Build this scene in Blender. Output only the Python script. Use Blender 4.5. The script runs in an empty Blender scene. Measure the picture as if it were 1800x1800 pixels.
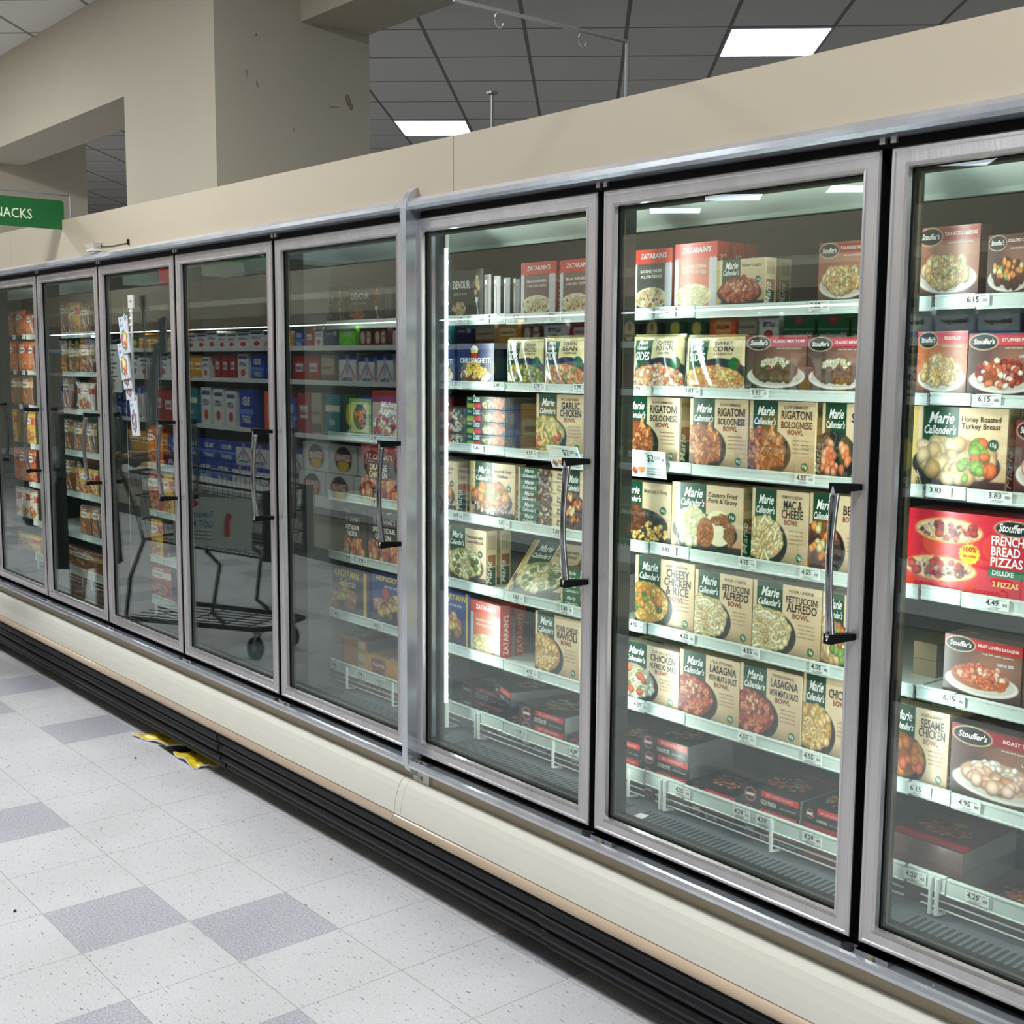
import bpy, math, random
import numpy as np
from mathutils import Vector, Matrix

SC = bpy.context.scene
# ---------------------------------------------------------------- camera
yaw, pit, rol = -0.8758, -0.1203, 0.007
fw = Vector((math.sin(yaw)*math.cos(pit), math.cos(yaw)*math.cos(pit), math.sin(pit)))
rt = Vector((math.cos(yaw), -math.sin(yaw), 0)); up = rt.cross(fw)
r2 = rt*math.cos(rol)+up*math.sin(rol); u2 = up*math.cos(rol)-rt*math.sin(rol)
cam = bpy.data.cameras.new('camera'); cam.sensor_width = 36; cam.lens = 36*2145.62/1800
cam.clip_start = 0.05; cam.clip_end = 100
camo = bpy.data.objects.new('camera', cam); SC.collection.objects.link(camo)
M = Matrix((r2, u2, -fw)).transposed().to_4x4(); M.translation = Vector((2.8757, -2.0288, 1.5697))
camo.matrix_world = M; SC.camera = camo
# ---------------------------------------------------------------- world, exposure
W = bpy.data.worlds.new('world'); SC.world = W; W.use_nodes = True
W.node_tree.nodes['Background'].inputs[0].default_value = (0.80, 0.85, 0.90, 1)
W.node_tree.nodes['Background'].inputs[1].default_value = 0.30
SC.view_settings.view_transform = 'Standard'; SC.view_settings.look = 'None'
SC.view_settings.gamma = 1; SC.view_settings.use_curve_mapping = False
SC.view_settings.exposure = 0.0

AISLE_LIGHT = 100.0      # watts of each ceiling panel over the aisle
BACK_LIGHT = 13.0
LED = {5: .12, 6: 1.0, 7: 1.0, 8: 1.0, 9: 1.0, 1: .9, 2: .16, 3: .10, 4: .0}

# ---------------------------------------------------------------- helpers
def lin(c):
    c = np.asarray(c, dtype=float)/255.0
    return np.where(c <= 0.04045, c/12.92, ((c+0.055)/1.055)**2.4)
def L4(c): return tuple(float(v) for v in lin(c))+(1.0,)
COL = SC.collection
def area(name, loc, d, sx, sy, power, color=(1, 1, 1), parent=None, spread=None):
    l = bpy.data.lights.new(name, 'AREA'); l.shape = 'RECTANGLE'; l.size = sx; l.size_y = sy
    l.energy = power; l.color = color
    if spread: l.spread = spread
    o = bpy.data.objects.new(name, l); COL.objects.link(o); o.location = loc
    o.rotation_euler = Vector(d).to_track_quat('-Z', 'Y').to_euler()
    if parent: o.parent = parent
    return o

def mat(name, col, rough=.5, metal=0., spec=.5, bump=0., bscale=60., var=0., vscale=8., stretch=None, coat=0., trans=0, attr=False):
    m = bpy.data.materials.new(name); m.use_nodes = True
    nt = m.node_tree; b = nt.nodes['Principled BSDF']
    b.inputs['Roughness'].default_value = rough; b.inputs['Metallic'].default_value = metal
    b.inputs['Specular IOR Level'].default_value = spec
    b.inputs['Coat Weight'].default_value = coat; b.inputs['Coat Roughness'].default_value = .1
    c = L4(col)
    tc = nt.nodes.new('ShaderNodeTexCoord'); mp = nt.nodes.new('ShaderNodeMapping')
    nt.links.new(tc.outputs['Object'], mp.inputs[0])
    if stretch: mp.inputs['Scale'].default_value = stretch
    if attr:
        a = nt.nodes.new('ShaderNodeVertexColor'); a.layer_name = 'Col'
        nt.links.new(a.outputs[0], b.inputs['Base Color'])
    else:
        n = nt.nodes.new('ShaderNodeTexNoise'); n.inputs['Scale'].default_value = vscale; n.inputs['Detail'].default_value = 4
        nt.links.new(mp.outputs[0], n.inputs[0])
        r = nt.nodes.new('ShaderNodeValToRGB'); r.color_ramp.elements[0].position = .3; r.color_ramp.elements[1].position = .7
        v = max(var, .015)
        r.color_ramp.elements[0].color = tuple(x*(1-v) for x in c[:3])+(1,)
        r.color_ramp.elements[1].color = tuple(min(1, x*(1+v*.6)) for x in c[:3])+(1,)
        nt.links.new(n.outputs[0], r.inputs[0]); nt.links.new(r.outputs[0], b.inputs['Base Color'])
    if bump:
        n2 = nt.nodes.new('ShaderNodeTexNoise'); n2.inputs['Scale'].default_value = bscale
        nt.links.new(mp.outputs[0], n2.inputs[0])
        bp = nt.nodes.new('ShaderNodeBump'); bp.inputs['Strength'].default_value = bump; bp.inputs['Distance'].default_value = .002
        nt.links.new(n2.outputs[0], bp.inputs['Height']); nt.links.new(bp.outputs[0], b.inputs['Normal'])
    return m
def emat(name, col, s):
    m = bpy.data.materials.new(name); m.use_nodes = True; b = m.node_tree.nodes['Principled BSDF']
    b.inputs['Base Color'].default_value = L4(col); b.inputs['Emission Color'].default_value = L4(col)
    b.inputs['Emission Strength'].default_value = s
    return m
def glassmat(name, tint, f0):
    m = bpy.data.materials.new(name); m.use_nodes = True; nt = m.node_tree
    nt.nodes.clear(); o = nt.nodes.new('ShaderNodeOutputMaterial')
    t = nt.nodes.new('ShaderNodeBsdfTransparent'); t.inputs[0].default_value = tint
    g = nt.nodes.new('ShaderNodeBsdfGlossy'); g.inputs['Roughness'].default_value = 0.0; g.inputs[0].default_value = (.9, .97, .95, 1)
    lw = nt.nodes.new('ShaderNodeLayerWeight'); lw.inputs[0].default_value = .5
    p = nt.nodes.new('ShaderNodeMath'); p.operation = 'POWER'; p.inputs[1].default_value = 5
    nt.links.new(lw.outputs['Facing'], p.inputs[0])
    mm = nt.nodes.new('ShaderNodeMath'); mm.operation = 'MULTIPLY_ADD'; mm.inputs[1].default_value = 1-f0; mm.inputs[2].default_value = f0
    nt.links.new(p.outputs[0], mm.inputs[0])
    mx = nt.nodes.new('ShaderNodeMixShader'); nt.links.new(mm.outputs[0], mx.inputs[0])
    nt.links.new(t.outputs[0], mx.inputs[1]); nt.links.new(g.outputs[0], mx.inputs[2]); nt.links.new(mx.outputs[0], o.inputs[0])
    return m

MT = {}
MT['steel'] = mat('brushed_steel', (198, 195, 196), .24, .72, bump=.12, bscale=220, var=.10, vscale=20, stretch=(1, 1, .15))
MT['steel_h'] = mat('polished_trim', (200, 204, 212), .20, .75, bump=.05, bscale=90, var=.12, vscale=14)
MT['chrome'] = mat('chrome', (185, 185, 188), .10, 1.0)
MT['black'] = mat('black_plastic', (9, 9, 10), .6, 0, .15)
MT['gasket'] = mat('black_rubber', (8, 8, 9), .7, 0, .15)
MT['spacer'] = mat('glass_spacer', (122, 116, 84), .5)
MT['rail_beige'] = mat('beige_rail', (170, 158, 134), .45, var=.05, vscale=3)
MT['cream'] = mat('cream_bumper', (213, 211, 199), .28, var=.02, coat=.3)
MT['tan'] = mat('tan_tube', (196, 174, 150), .25, coat=.4)
MT['rubber'] = mat('black_bumper', (15, 16, 20), .55, 0, .3, var=.2, vscale=12)
MT['kick'] = mat('kick_plate', (60, 58, 52), .7, var=.3, vscale=9)
MT['fascia'] = mat('beige_fascia', (168, 157, 138), .55, var=.03, vscale=1.2)
MT['seam'] = mat('seam_line', (90, 80, 66), .7)
MT['shelfwhite'] = mat('white_shelf_paint', (206, 216, 208), .4)
MT['wire'] = mat('white_wire', (206, 212, 208), .35)
MT['inner'] = mat('case_liner', (72, 72, 69), .6, var=.08)
MT['deck'] = mat('case_deck', (96, 103, 108), .45, var=.08)
MT['slot'] = mat('vent_slot', (30, 34, 38), .8)
MT['plenum'] = mat('air_plenum', (214, 226, 214), .45)
MT['mullion'] = mat('mullion_dark', (52, 54, 55), .25, .2)
MT['rail'] = mat('price_rail', (204, 216, 208), .35)
MT['tag'] = mat('tag_paper', (222, 230, 222), .6)
MT['ink'] = mat('black_ink', (28, 30, 30), .6)
MT['redink'] = mat('red_ink', (196, 40, 52), .6)
MT['blueink'] = mat('blue_ink', (60, 120, 200), .6)
MT['print'] = mat('printed_card', (200, 200, 200), .34, attr=True, coat=.15)
MT['film'] = mat('printed_film', (200, 200, 200), .24, attr=True, coat=.35)
MT['cardside'] = mat('card_edge', (150, 140, 120), .6)
MT['wall'] = mat('painted_plaster', (200, 193, 175), .8, var=.03, vscale=1.5)
MT['sign'] = mat('green_sign', (22, 92, 44), .4)
MT['signtext'] = mat('sign_lettering', (222, 228, 196), .5)
MT['rod'] = mat('grey_rod', (150, 152, 152), .35, .6)
MT['glass'] = glassmat('door_glass', (.885, .915, .90, 1), .09)
MT['led'] = emat('led_tube', (214, 238, 255), 7.0)
MT['panel'] = emat('light_panel', (236, 244, 255), 6.0)
MT['panelframe'] = mat('panel_frame', (190, 192, 194), .5)
MT['whiteplastic'] = mat('white_plastic', (206, 204, 196), .4)
MT['darkwire'] = mat('cart_wire', (30, 34, 34), .4, .3)
MT['cartplastic'] = mat('cart_plastic', (40, 44, 42), .5)
MT['paperwhite'] = mat('torn_paper_edge', (226, 226, 222), .7)
MT['paperyellow'] = mat('yellow_packet', (226, 196, 48), .35, var=.35, vscale=30)
MT['paperdark'] = mat('dark_packet', (28, 28, 30), .4)

class MB:
    """collects geometry; build() links it as one mesh object"""
    def __init__(s): s.v = []; s.f = []; s.m = []; s.mats = []; s.col = []
    def mi(s, m):
        if m not in s.mats: s.mats.append(m)
        return s.mats.index(m)
    def add(s, v, f, m, col=None):
        o = len(s.v); s.v += [tuple(p) for p in v]; k = s.mi(m)
        for q in f: s.f.append(tuple(o+i for i in q)); s.m.append(k)
        s.col += [tuple(col) if col is not None else (.5, .5, .5)]*len(v) if not isinstance(col, list) else col
        return s
    def box(s, x0, x1, y0, y1, z0, z1, m, col=None):
        v = [(x0, y0, z0), (x1, y0, z0), (x1, y1, z0), (x0, y1, z0), (x0, y0, z1), (x1, y0, z1), (x1, y1, z1), (x0, y1, z1)]
        return s.add(v, [(0, 3, 2, 1), (4, 5, 6, 7), (0, 1, 5, 4), (1, 2, 6, 5), (2, 3, 7, 6), (3, 0, 4, 7)], m, col)
    def cbox(s, x0, x1, y0, y1, z0, z1, cols, m):
        """box with its own colour on each of: front(-y), right(+x), back, left, top, bottom"""
        P = [(x0, y0, z0), (x1, y0, z0), (x1, y1, z0), (x0, y1, z0), (x0, y0, z1), (x1, y0, z1), (x1, y1, z1), (x0, y1, z1)]
        for q, c in zip([(0, 1, 5, 4), (1, 2, 6, 5), (2, 3, 7, 6), (3, 0, 4, 7), (4, 5, 6, 7), (0, 3, 2, 1)], cols):
            s.add([P[i] for i in q], [(0, 1, 2, 3)], m, tuple(lin(c)))
        return s
    def prism(s, prof, x0, x1, m, closed=True):
        """profile [(y,z)] extruded along x"""
        n = len(prof); v = [(x0, y, z) for y, z in prof]+[(x1, y, z) for y, z in prof]
        f = [(i, (i+1) % n, n+(i+1) % n, n+i) for i in range(n if closed else n-1)]
        if closed: f += [tuple(range(n-1, -1, -1)), tuple(range(n, 2*n))]
        return s.add(v, f, m)
    def tube(s, pts, r, m, n=8, cap=True):
        pts = [Vector(p) for p in pts]; rr = r if isinstance(r, (list, tuple)) else [r]*len(pts)
        v = []; f = []
        t0 = (pts[1]-pts[0]).normalized(); ref = Vector((0, 0, 1)) if abs(t0.z) < .9 else Vector((1, 0, 0))
        for i, p in enumerate(pts):
            t = (pts[min(i+1, len(pts)-1)]-pts[max(i-1, 0)]).normalized()
            a = t.cross(ref).normalized(); b = t.cross(a)
            for k in range(n):
                an = 2*math.pi*k/n; v.append(p+(a*math.cos(an)+b*math.sin(an))*rr[i])
        for i in range(len(pts)-1):
            for k in range(n):
                f.append((i*n+k, i*n+(k+1) % n, (i+1)*n+(k+1) % n, (i+1)*n+k))
        if cap: f += [tuple(range(n)), tuple(range((len(pts)-1)*n+n-1, (len(pts)-1)*n-1, -1))]
        return s.add(v, f, m)
    def build(s, name, parent=None, smooth=False, loc=None):
        me = bpy.data.meshes.new(name); me.from_pydata(s.v, [], s.f)
        for m in s.mats: me.materials.append(MT[m])
        me.polygons.foreach_set('material_index', s.m)
        if any(m in ('print', 'film') for m in s.mats):
            a = me.color_attributes.new('Col', 'FLOAT_COLOR', 'POINT')
            arr = np.ones((len(s.v), 4)); arr[:, :3] = np.array(s.col)
            a.data.foreach_set('color', arr.ravel())
        if smooth: me.polygons.foreach_set('use_smooth', [True]*len(me.polygons))
        me.update()
        o = bpy.data.objects.new(name, me); COL.objects.link(o)
        if loc: o.location = loc
        if parent: o.parent = parent
        return o
def tag(o, label, cat, group=None, kind=None):
    if label: o['label'] = label
    if cat: o['category'] = cat
    if group: o['group'] = group
    if kind: o['kind'] = kind
    return o
def empty(name, loc, label=None, cat=None, group=None):
    o = bpy.data.objects.new(name, None); COL.objects.link(o); o.location = loc; o.empty_display_size = .1
    return tag(o, label, cat, group)
def struct(o): o['kind'] = 'structure'; return o

# text -> cached flat geometry (x right, z up, unit size)
_TC = {}
def textgeo(s, bold=0., shear=0., align='CENTER', res=1, space=1.0):
    k = (s, bold, shear, align, space)
    if k in _TC: return _TC[k]
    cu = bpy.data.curves.new('t', 'FONT'); cu.body = s; cu.size = 1; cu.offset = min(bold, .022); cu.shear = shear
    cu.align_x = align; cu.resolution_u = 2; cu.fill_mode = 'FRONT'; cu.space_character = space
    o = bpy.data.objects.new('t', cu); COL.objects.link(o)
    me = bpy.data.meshes.new_from_object(o)
    v = [(p.co.x, p.co.y) for p in me.vertices]; f = [tuple(p.vertices) for p in me.polygons]
    bpy.data.objects.remove(o); bpy.data.meshes.remove(me); bpy.data.curves.remove(cu)
    _TC[k] = (v, f); return _TC[k]
def puttext(mb, s, x, z, size, m='print', col=(20, 20, 20), y=-.0006, bold=.01, shear=0., align='CENTER', xs=1., rot=0., width=None, space=1.0, face='-y'):
    v, f = textgeo(s, bold, shear, align, space=space)
    if not v: return
    if width:
        w = max(p[0] for p in v)-min(p[0] for p in v)
        xs = width/(w*size)
    c, n = math.cos(rot), math.sin(rot); out = []
    for a, b in v:
        a *= size*xs; b *= size
        X = x+a*c-b*n; Z = z+a*n+b*c
        out.append((X, y, Z) if face == '-y' else (y, X, Z))
    mb.add(out, f, m, tuple(lin(col)))
# ---------------------------------------------------------------- printed artwork, drawn into vertex colours
class Art:
    def __init__(s, asp, bg, n=104, seed=1):
        s.asp = asp; s.W = n; s.H = max(8, int(n*asp)); s.R = np.random.RandomState(seed)
        s.X, s.V = np.meshgrid((np.arange(s.W)+.5)/s.W, (np.arange(s.H)+.5)/s.H)
        s.Y = s.V*asp; s.a = np.zeros((s.H, s.W, 3)); s.a[:] = bg; s.px = 1.0/n
    def mix(s, m, c):
        m = np.clip(m, 0, 1)[..., None]; s.a = s.a*(1-m)+np.asarray(c, dtype=float)*m
    def rect(s, x0, v0, x1, v1, c):
        m = np.clip((s.X-x0)/s.px+.5, 0, 1)*np.clip((x1-s.X)/s.px+.5, 0, 1)*np.clip((s.Y-v0*s.asp)/s.px+.5, 0, 1)*np.clip((v1*s.asp-s.Y)/s.px+.5, 0, 1)
        s.mix(m, c)
    def vgrad(s, v0, v1, c, k=1.):
        t = np.clip((s.V-v0)/(v1-v0), 0, 1); s.mix(t*k, c)
    def ell(s, cx, cv, rx, ry, c, rot=0., soft=1.):
        dx = s.X-cx; dy = s.Y-cv*s.asp
        if rot: dx, dy = dx*math.cos(rot)+dy*math.sin(rot), -dx*math.sin(rot)+dy*math.cos(rot)
        d = np.sqrt((dx/rx)**2+(dy/ry)**2)
        s.mix((1-d)*min(rx, ry)/s.px/soft+.5, c)
    def blob(s, cx, cy, rx, ry, c, rot):
        """shaded lump of food, cy in width units"""
        dx = s.X-cx; dy = s.Y-cy
        u = dx*math.cos(rot)+dy*math.sin(rot); v = -dx*math.sin(rot)+dy*math.cos(rot)
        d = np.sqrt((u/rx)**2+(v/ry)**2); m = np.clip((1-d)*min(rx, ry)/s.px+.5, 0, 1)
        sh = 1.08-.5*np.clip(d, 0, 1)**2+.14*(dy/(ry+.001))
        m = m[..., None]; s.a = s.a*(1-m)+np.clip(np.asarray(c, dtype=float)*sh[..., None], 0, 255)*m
    def cap(s, x0, y0, x1, y1, r, c):
        dx, dy = x1-x0, y1-y0; q = dx*dx+dy*dy+1e-9
        t = np.clip(((s.X-x0)*dx+(s.Y-y0)*dy)/q, 0, 1)
        d = np.sqrt((s.X-x0-t*dx)**2+(s.Y-y0-t*dy)**2)/r
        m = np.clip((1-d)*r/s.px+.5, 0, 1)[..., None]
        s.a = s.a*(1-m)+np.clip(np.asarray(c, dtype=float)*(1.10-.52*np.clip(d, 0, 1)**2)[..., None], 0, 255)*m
    def pts(s, cx, cv, rx, ry, n):
        P = []
        while len(P) < n:
            a, b = s.R.uniform(-1, 1, 2)
            if a*a+b*b < 1: P.append((cx+a*rx, cv*s.asp+b*ry))
        P.sort(key=lambda p: -p[1]); return P
    def lumps(s, cx, cv, rx, ry, n, r, cols, k=.7):
        n = int(n*1.5)
        for x, y in s.pts(cx, cv, rx, ry, n):
            q = r*s.R.uniform(.7, 1.3); s.blob(x, y, q, q*s.R.uniform(k, 1), cols[s.R.randint(len(cols))], s.R.uniform(0, 3))
    def sticks(s, cx, cv, rx, ry, n, ln, r, cols):
        for x, y in s.pts(cx, cv, rx, ry, n):
            a = s.R.uniform(0, 3.14); l = ln*s.R.uniform(.7, 1.2)/2
            s.cap(x-l*math.cos(a), y-l*math.sin(a), x+l*math.cos(a), y+l*math.sin(a), r, cols[s.R.randint(len(cols))])
    def arcs(s, cx, cv, rx, ry, n, R, r, cols):
        for x, y in s.pts(cx, cv, rx, ry, n):
            q = R*s.R.uniform(.5, 1.1); a0 = s.R.uniform(0, 6.28); c = cols[s.R.randint(len(cols))]; sp = s.R.uniform(2, 4.5)
            for k in range(6):
                a, b = a0+sp*k/6, a0+sp*(k+1)/6
                s.cap(x+q*math.cos(a), y+q*.7*math.sin(a), x+q*math.cos(b), y+q*.7*math.sin(b), r, c)

BR = [(176, 96, 48), (196, 122, 66), (148, 76, 42), (214, 146, 84)]
CR = [(228, 214, 164), (206, 188, 132), (240, 230, 190), (216, 200, 148)]
RD = [(168, 58, 40), (190, 84, 56), (206, 112, 78), (140, 48, 36)]
GR = [(92, 122, 52), (124, 150, 70), (70, 100, 44)]
OR = [(222, 130, 58), (236, 154, 78), (204, 106, 48)]
BASEC = {'rigatoni': (120, 64, 36), 'fett': (186, 168, 116), 'fettbroc': (170, 158, 104), 'lasagna': (120, 44, 32), 'rice': (186, 140, 70), 'mac': (190, 166, 112), 'meatloaf': None, 'pork': None, 'shrimp': None, 'roast': (70, 42, 30),
         'alfbake': (160, 152, 122), 'chick': (176, 130, 66), 'garlic': (150, 140, 76), 'sweet': (150, 92, 50), 'broc': (150, 146, 110), 'bean': (170, 120, 70), 'potato': (190, 140, 104), 'corn': (200, 150, 80), 'tuna': (176, 138, 84), 'loaf2': (90, 62, 40),
         'peppers': (120, 44, 34), 'turkey': (170, 132, 84), 'turkey2': (190, 150, 120), 'lasag2': (150, 84, 60), 'sesame': (130, 74, 32), 'orange': (140, 66, 30)}
def food(a, kind, cx, cv, rx, ry):
    if BASEC.get(kind): a.ell(cx, cv, rx*1.04, ry*1.02, BASEC[kind])
    if kind == 'rigatoni':
        a.lumps(cx, cv, rx, ry, 40, .035, BR); a.sticks(cx, cv, rx*.95, ry*.92, 60, .13, .032, BR+[(220, 150, 90)]); a.lumps(cx, cv, rx, ry*.8, 20, .02, [(126, 60, 40), (160, 84, 60)])
    elif kind == 'fett':
        a.lumps(cx, cv, rx, ry, 50, .05, CR); a.arcs(cx, cv, rx*.85, ry*.8, 34, .12, .02, CR); a.lumps(cx, cv, rx*.6, ry*.6, 4, .03, [(200, 160, 110)])
    elif kind == 'fettbroc':
        a.lumps(cx, cv, rx, ry, 50, .06, CR+[(196, 190, 130)]); a.arcs(cx, cv, rx*.8, ry*.8, 16, .1, .018, CR); a.lumps(cx, cv, rx*.8, ry*.9, 9, .05, GR)
    elif kind == 'lasagna':
        a.lumps(cx, cv, rx, ry, 70, .045, RD); a.arcs(cx, cv, rx*.9, ry*.85, 24, .035, .012, [(226, 150, 100), (214, 122, 80)]); a.lumps(cx, cv+.08, rx*.5, ry*.5, 10, .03, [(232, 176, 140), (220, 140, 110)])
    elif kind == 'rice':
        a.lumps(cx, cv, rx, ry, 90, .028, [(226, 184, 96), (238, 208, 130), (206, 158, 76)]); a.lumps(cx, cv+.05, rx*.8, ry*.5, 10, .06, [(214, 150, 70), (196, 130, 64)]); a.lumps(cx, cv-.05, rx*.8, ry*.6, 6, .04, GR)
    elif kind == 'mac':
        a.lumps(cx, cv, rx, ry, 40, .04, CR); a.sticks(cx, cv, rx*.95, ry*.9, 50, .09, .026, [(232, 206, 150), (214, 182, 124), (240, 222, 176)])
    elif kind == 'meatloaf':
        a.lumps(cx+.08, cv-.16, rx, ry*.6, 60, .03, [(236, 214, 140), (226, 190, 100), (214, 150, 70)]); a.ell(cx-.14, cv+.05, .2, .2, (92, 50, 32)); a.lumps(cx-.14, cv+.05, .19, .19, 34, .045, [(110, 60, 38), (128, 74, 46), (90, 46, 30)])
    elif kind == 'pork':
        a.lumps(cx-.17, cv, rx*.55, ry, 60, .055, [(236, 232, 176), (226, 220, 160), (244, 240, 200)])
        a.ell(cx+.2, cv+.02, .2, ry*1.0, (236, 228, 188)); a.ell(cx+.02, cv-.06, .12, .17, (168, 96, 44)); a.lumps(cx+.02, cv-.06, .11, .15, 30, .03, [(176, 102, 48), (154, 82, 38), (190, 120, 64)])
        a.lumps(cx+.24, cv+.14, .13, .06, 22, .03, [(150, 86, 44), (170, 104, 56)]); a.lumps(cx+.36, cv-.06, .06, .12, 18, .03, [(166, 110, 66), (150, 90, 50)])
    elif kind == 'shrimp':
        a.arcs(cx, cv+.1, rx, ry*.6, 18, .07, .012, [(60, 62, 58), (90, 92, 80)]); a.lumps(cx, cv-.05, rx*.9, ry*.7, 26, .06, [(232, 132, 92), (240, 168, 130), (224, 110, 70)])
    elif kind == 'roast':
        a.lumps(cx, cv, rx, ry, 30, .07, [(92, 50, 34), (116, 64, 40), (74, 40, 28)]); a.lumps(cx, cv+.05, rx*.9, ry*.8, 16, .05, OR+[(232, 212, 150), (150, 170, 80)])
    elif kind == 'alfbake':
        a.lumps(cx, cv, rx, ry, 50, .05, [(206, 202, 176), (186, 182, 150), (222, 218, 196)]); a.arcs(cx, cv, rx*.8, ry*.7, 18, .09, .02, [(220, 212, 180), (196, 190, 150)]); a.lumps(cx, cv, rx*.8, ry*.8, 8, .05, [(206, 90, 60), (220, 120, 84)]); a.lumps(cx, cv, rx*.7, ry*.6, 6, .03, GR)
    elif kind == 'chick':
        a.lumps(cx, cv, rx, ry, 40, .06, [(222, 176, 96), (236, 200, 130), (204, 150, 70)]); a.arcs(cx, cv-.1, rx*.8, ry*.5, 18, .08, .018, [(236, 206, 140), (220, 180, 104)])
    elif kind == 'garlic':
        a.lumps(cx, cv, rx, ry, 30, .07, [(206, 196, 120), (180, 180, 90), (226, 206, 140)]); a.lumps(cx, cv, rx*.9, ry*.9, 14, .06, [(216, 180, 90), (200, 90, 70), (120, 150, 70)]); a.sticks(cx, cv, rx*.8, ry*.7, 10, .16, .03, [(222, 200, 130)])
    elif kind == 'sweet':
        a.lumps(cx, cv-.15, rx, ry*.5, 60, .022, [(226, 216, 196), (206, 190, 160)]); a.lumps(cx, cv+.05, rx*.9, ry*.7, 16, .095, [(206, 128, 66), (222, 152, 88), (188, 106, 54)]); a.lumps(cx, cv, rx*.9, ry*.7, 10, .04, [(226, 180, 60), (208, 84, 70), (110, 140, 60)])
    elif kind == 'broc':
        a.lumps(cx, cv, rx, ry, 80, .045, [(222, 216, 196), (196, 190, 150), (206, 196, 90)]+GR)
    elif kind == 'bean':
        a.lumps(cx, cv, rx, ry, 80, .045, OR+[(232, 196, 140)]+GR[:1])
    elif kind == 'potato':
        a.lumps(cx, cv, rx, ry, 90, .04, [(236, 196, 160), (222, 164, 120), (240, 220, 190), (206, 110, 80)])
    elif kind == 'corn':
        a.lumps(cx, cv, rx, ry, 80, .045, [(240, 200, 110), (232, 170, 120), (240, 214, 140), (226, 140, 90)])
    elif kind == 'tuna':
        a.lumps(cx, cv, rx, ry, 26, .07, [(222, 186, 120), (236, 210, 160)]); a.arcs(cx, cv, rx*.9, ry*.85, 26, .06, .026, [(236, 206, 150), (220, 184, 122), (204, 160, 96)]); a.lumps(cx, cv, rx, ry, 6, .02, GR)
    elif kind == 'loaf2':
        a.lumps(cx, cv+.12, rx*.6, ry*.5, 50, .03, [(236, 232, 206), (220, 214, 180)]); a.lumps(cx, cv-.06, rx*.9, ry*.5, 30, .06, [(104, 70, 44), (124, 90, 56), (84, 54, 36)])
    elif kind == 'peppers':
        a.lumps(cx, cv, rx, ry, 60, .04, RD+[(236, 220, 200)])
    elif kind == 'turkey':
        a.lumps(cx, cv, rx, ry, 22, .085, [(226, 190, 140), (236, 206, 160), (206, 164, 110)]); a.lumps(cx+.2, cv, rx*.5, ry, 12, .06, [(220, 110, 60), (100, 150, 60), (130, 170, 76)])
    elif kind == 'turkey2':
        a.lumps(cx, cv+.08, rx*.8, ry*.6, 30, .04, [(240, 236, 220), (230, 220, 200)]); a.lumps(cx, cv-.02, rx*.95, ry*.7, 22, .07, [(226, 180, 150), (236, 200, 176), (212, 156, 110)])
    elif kind == 'lasag2':
        a.lumps(cx, cv+.05, rx*.9, ry*.7, 40, .04, [(214, 130, 100), (232, 190, 160), (190, 90, 66)]); a.arcs(cx, cv-.08, rx*.9, ry*.4, 22, .04, .016, [(222, 120, 70), (206, 96, 54)])
    elif kind == 'sesame':
        a.lumps(cx, cv, rx, ry, 12, .1, [(198, 124, 54), (214, 146, 76), (180, 104, 44)]); a.lumps(cx, cv-.15, rx, ry*.4, 6, .06, [(214, 104, 70)])
    elif kind == 'orange':
        a.lumps(cx, cv, rx, ry, 30, .07, [(214, 110, 50), (226, 140, 76), (180, 84, 40)])
    elif kind == 'zat':
        a.ell(cx, cv, rx*1.05, ry*1.05, (220, 208, 170)); a.arcs(cx, cv, rx*.85, ry*.85, 44, .07, .016, [(226, 214, 160), (206, 190, 120), (186, 170, 96)])
    elif kind == 'pastawheel':
        a.ell(cx, cv, rx*1.05, ry*1.05, (214, 204, 172)); a.arcs(cx, cv, rx*.85, ry*.85, 36, .055, .02, [(226, 206, 158), (206, 184, 130)]); a.lumps(cx, cv, rx*.8, ry*.8, 8, .03, [(170, 96, 60)])
    elif kind == 'spag':
        a.ell(cx, cv-.1, rx*1.2, ry*.6, (226, 222, 206)); a.lumps(cx, cv-.1, rx, ry*.5, 20, .05, [(120, 70, 56)]); a.lumps(cx, cv+.05, rx*.8, ry*.6, 60, .035, [(240, 196, 48), (226, 170, 40), (236, 214, 140)])
    elif kind == 'bag':
        a.lumps(cx, cv, rx, ry, 24, .08, [(206, 130, 70), (226, 160, 96), (186, 104, 54)])
    elif kind == 'pizzas':
        for (px, pv, w) in ((.3, .76, .22), (.25, .28, .24)):
            a.ell(px, pv, w+.015, .085, (222, 168, 92)); a.ell(px, pv, w, .07, (236, 206, 164))
            a.lumps(px, pv, w*.95, .06, 30, .02, [(240, 214, 176), (226, 180, 140)]); a.lumps(px, pv, w*.9, .055, 9, .03, [(178, 44, 44), (196, 60, 54)]); a.lumps(px, pv, w*.9, .06, 26, .011, [(90, 50, 46), (120, 60, 70), (200, 90, 60)])

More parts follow.
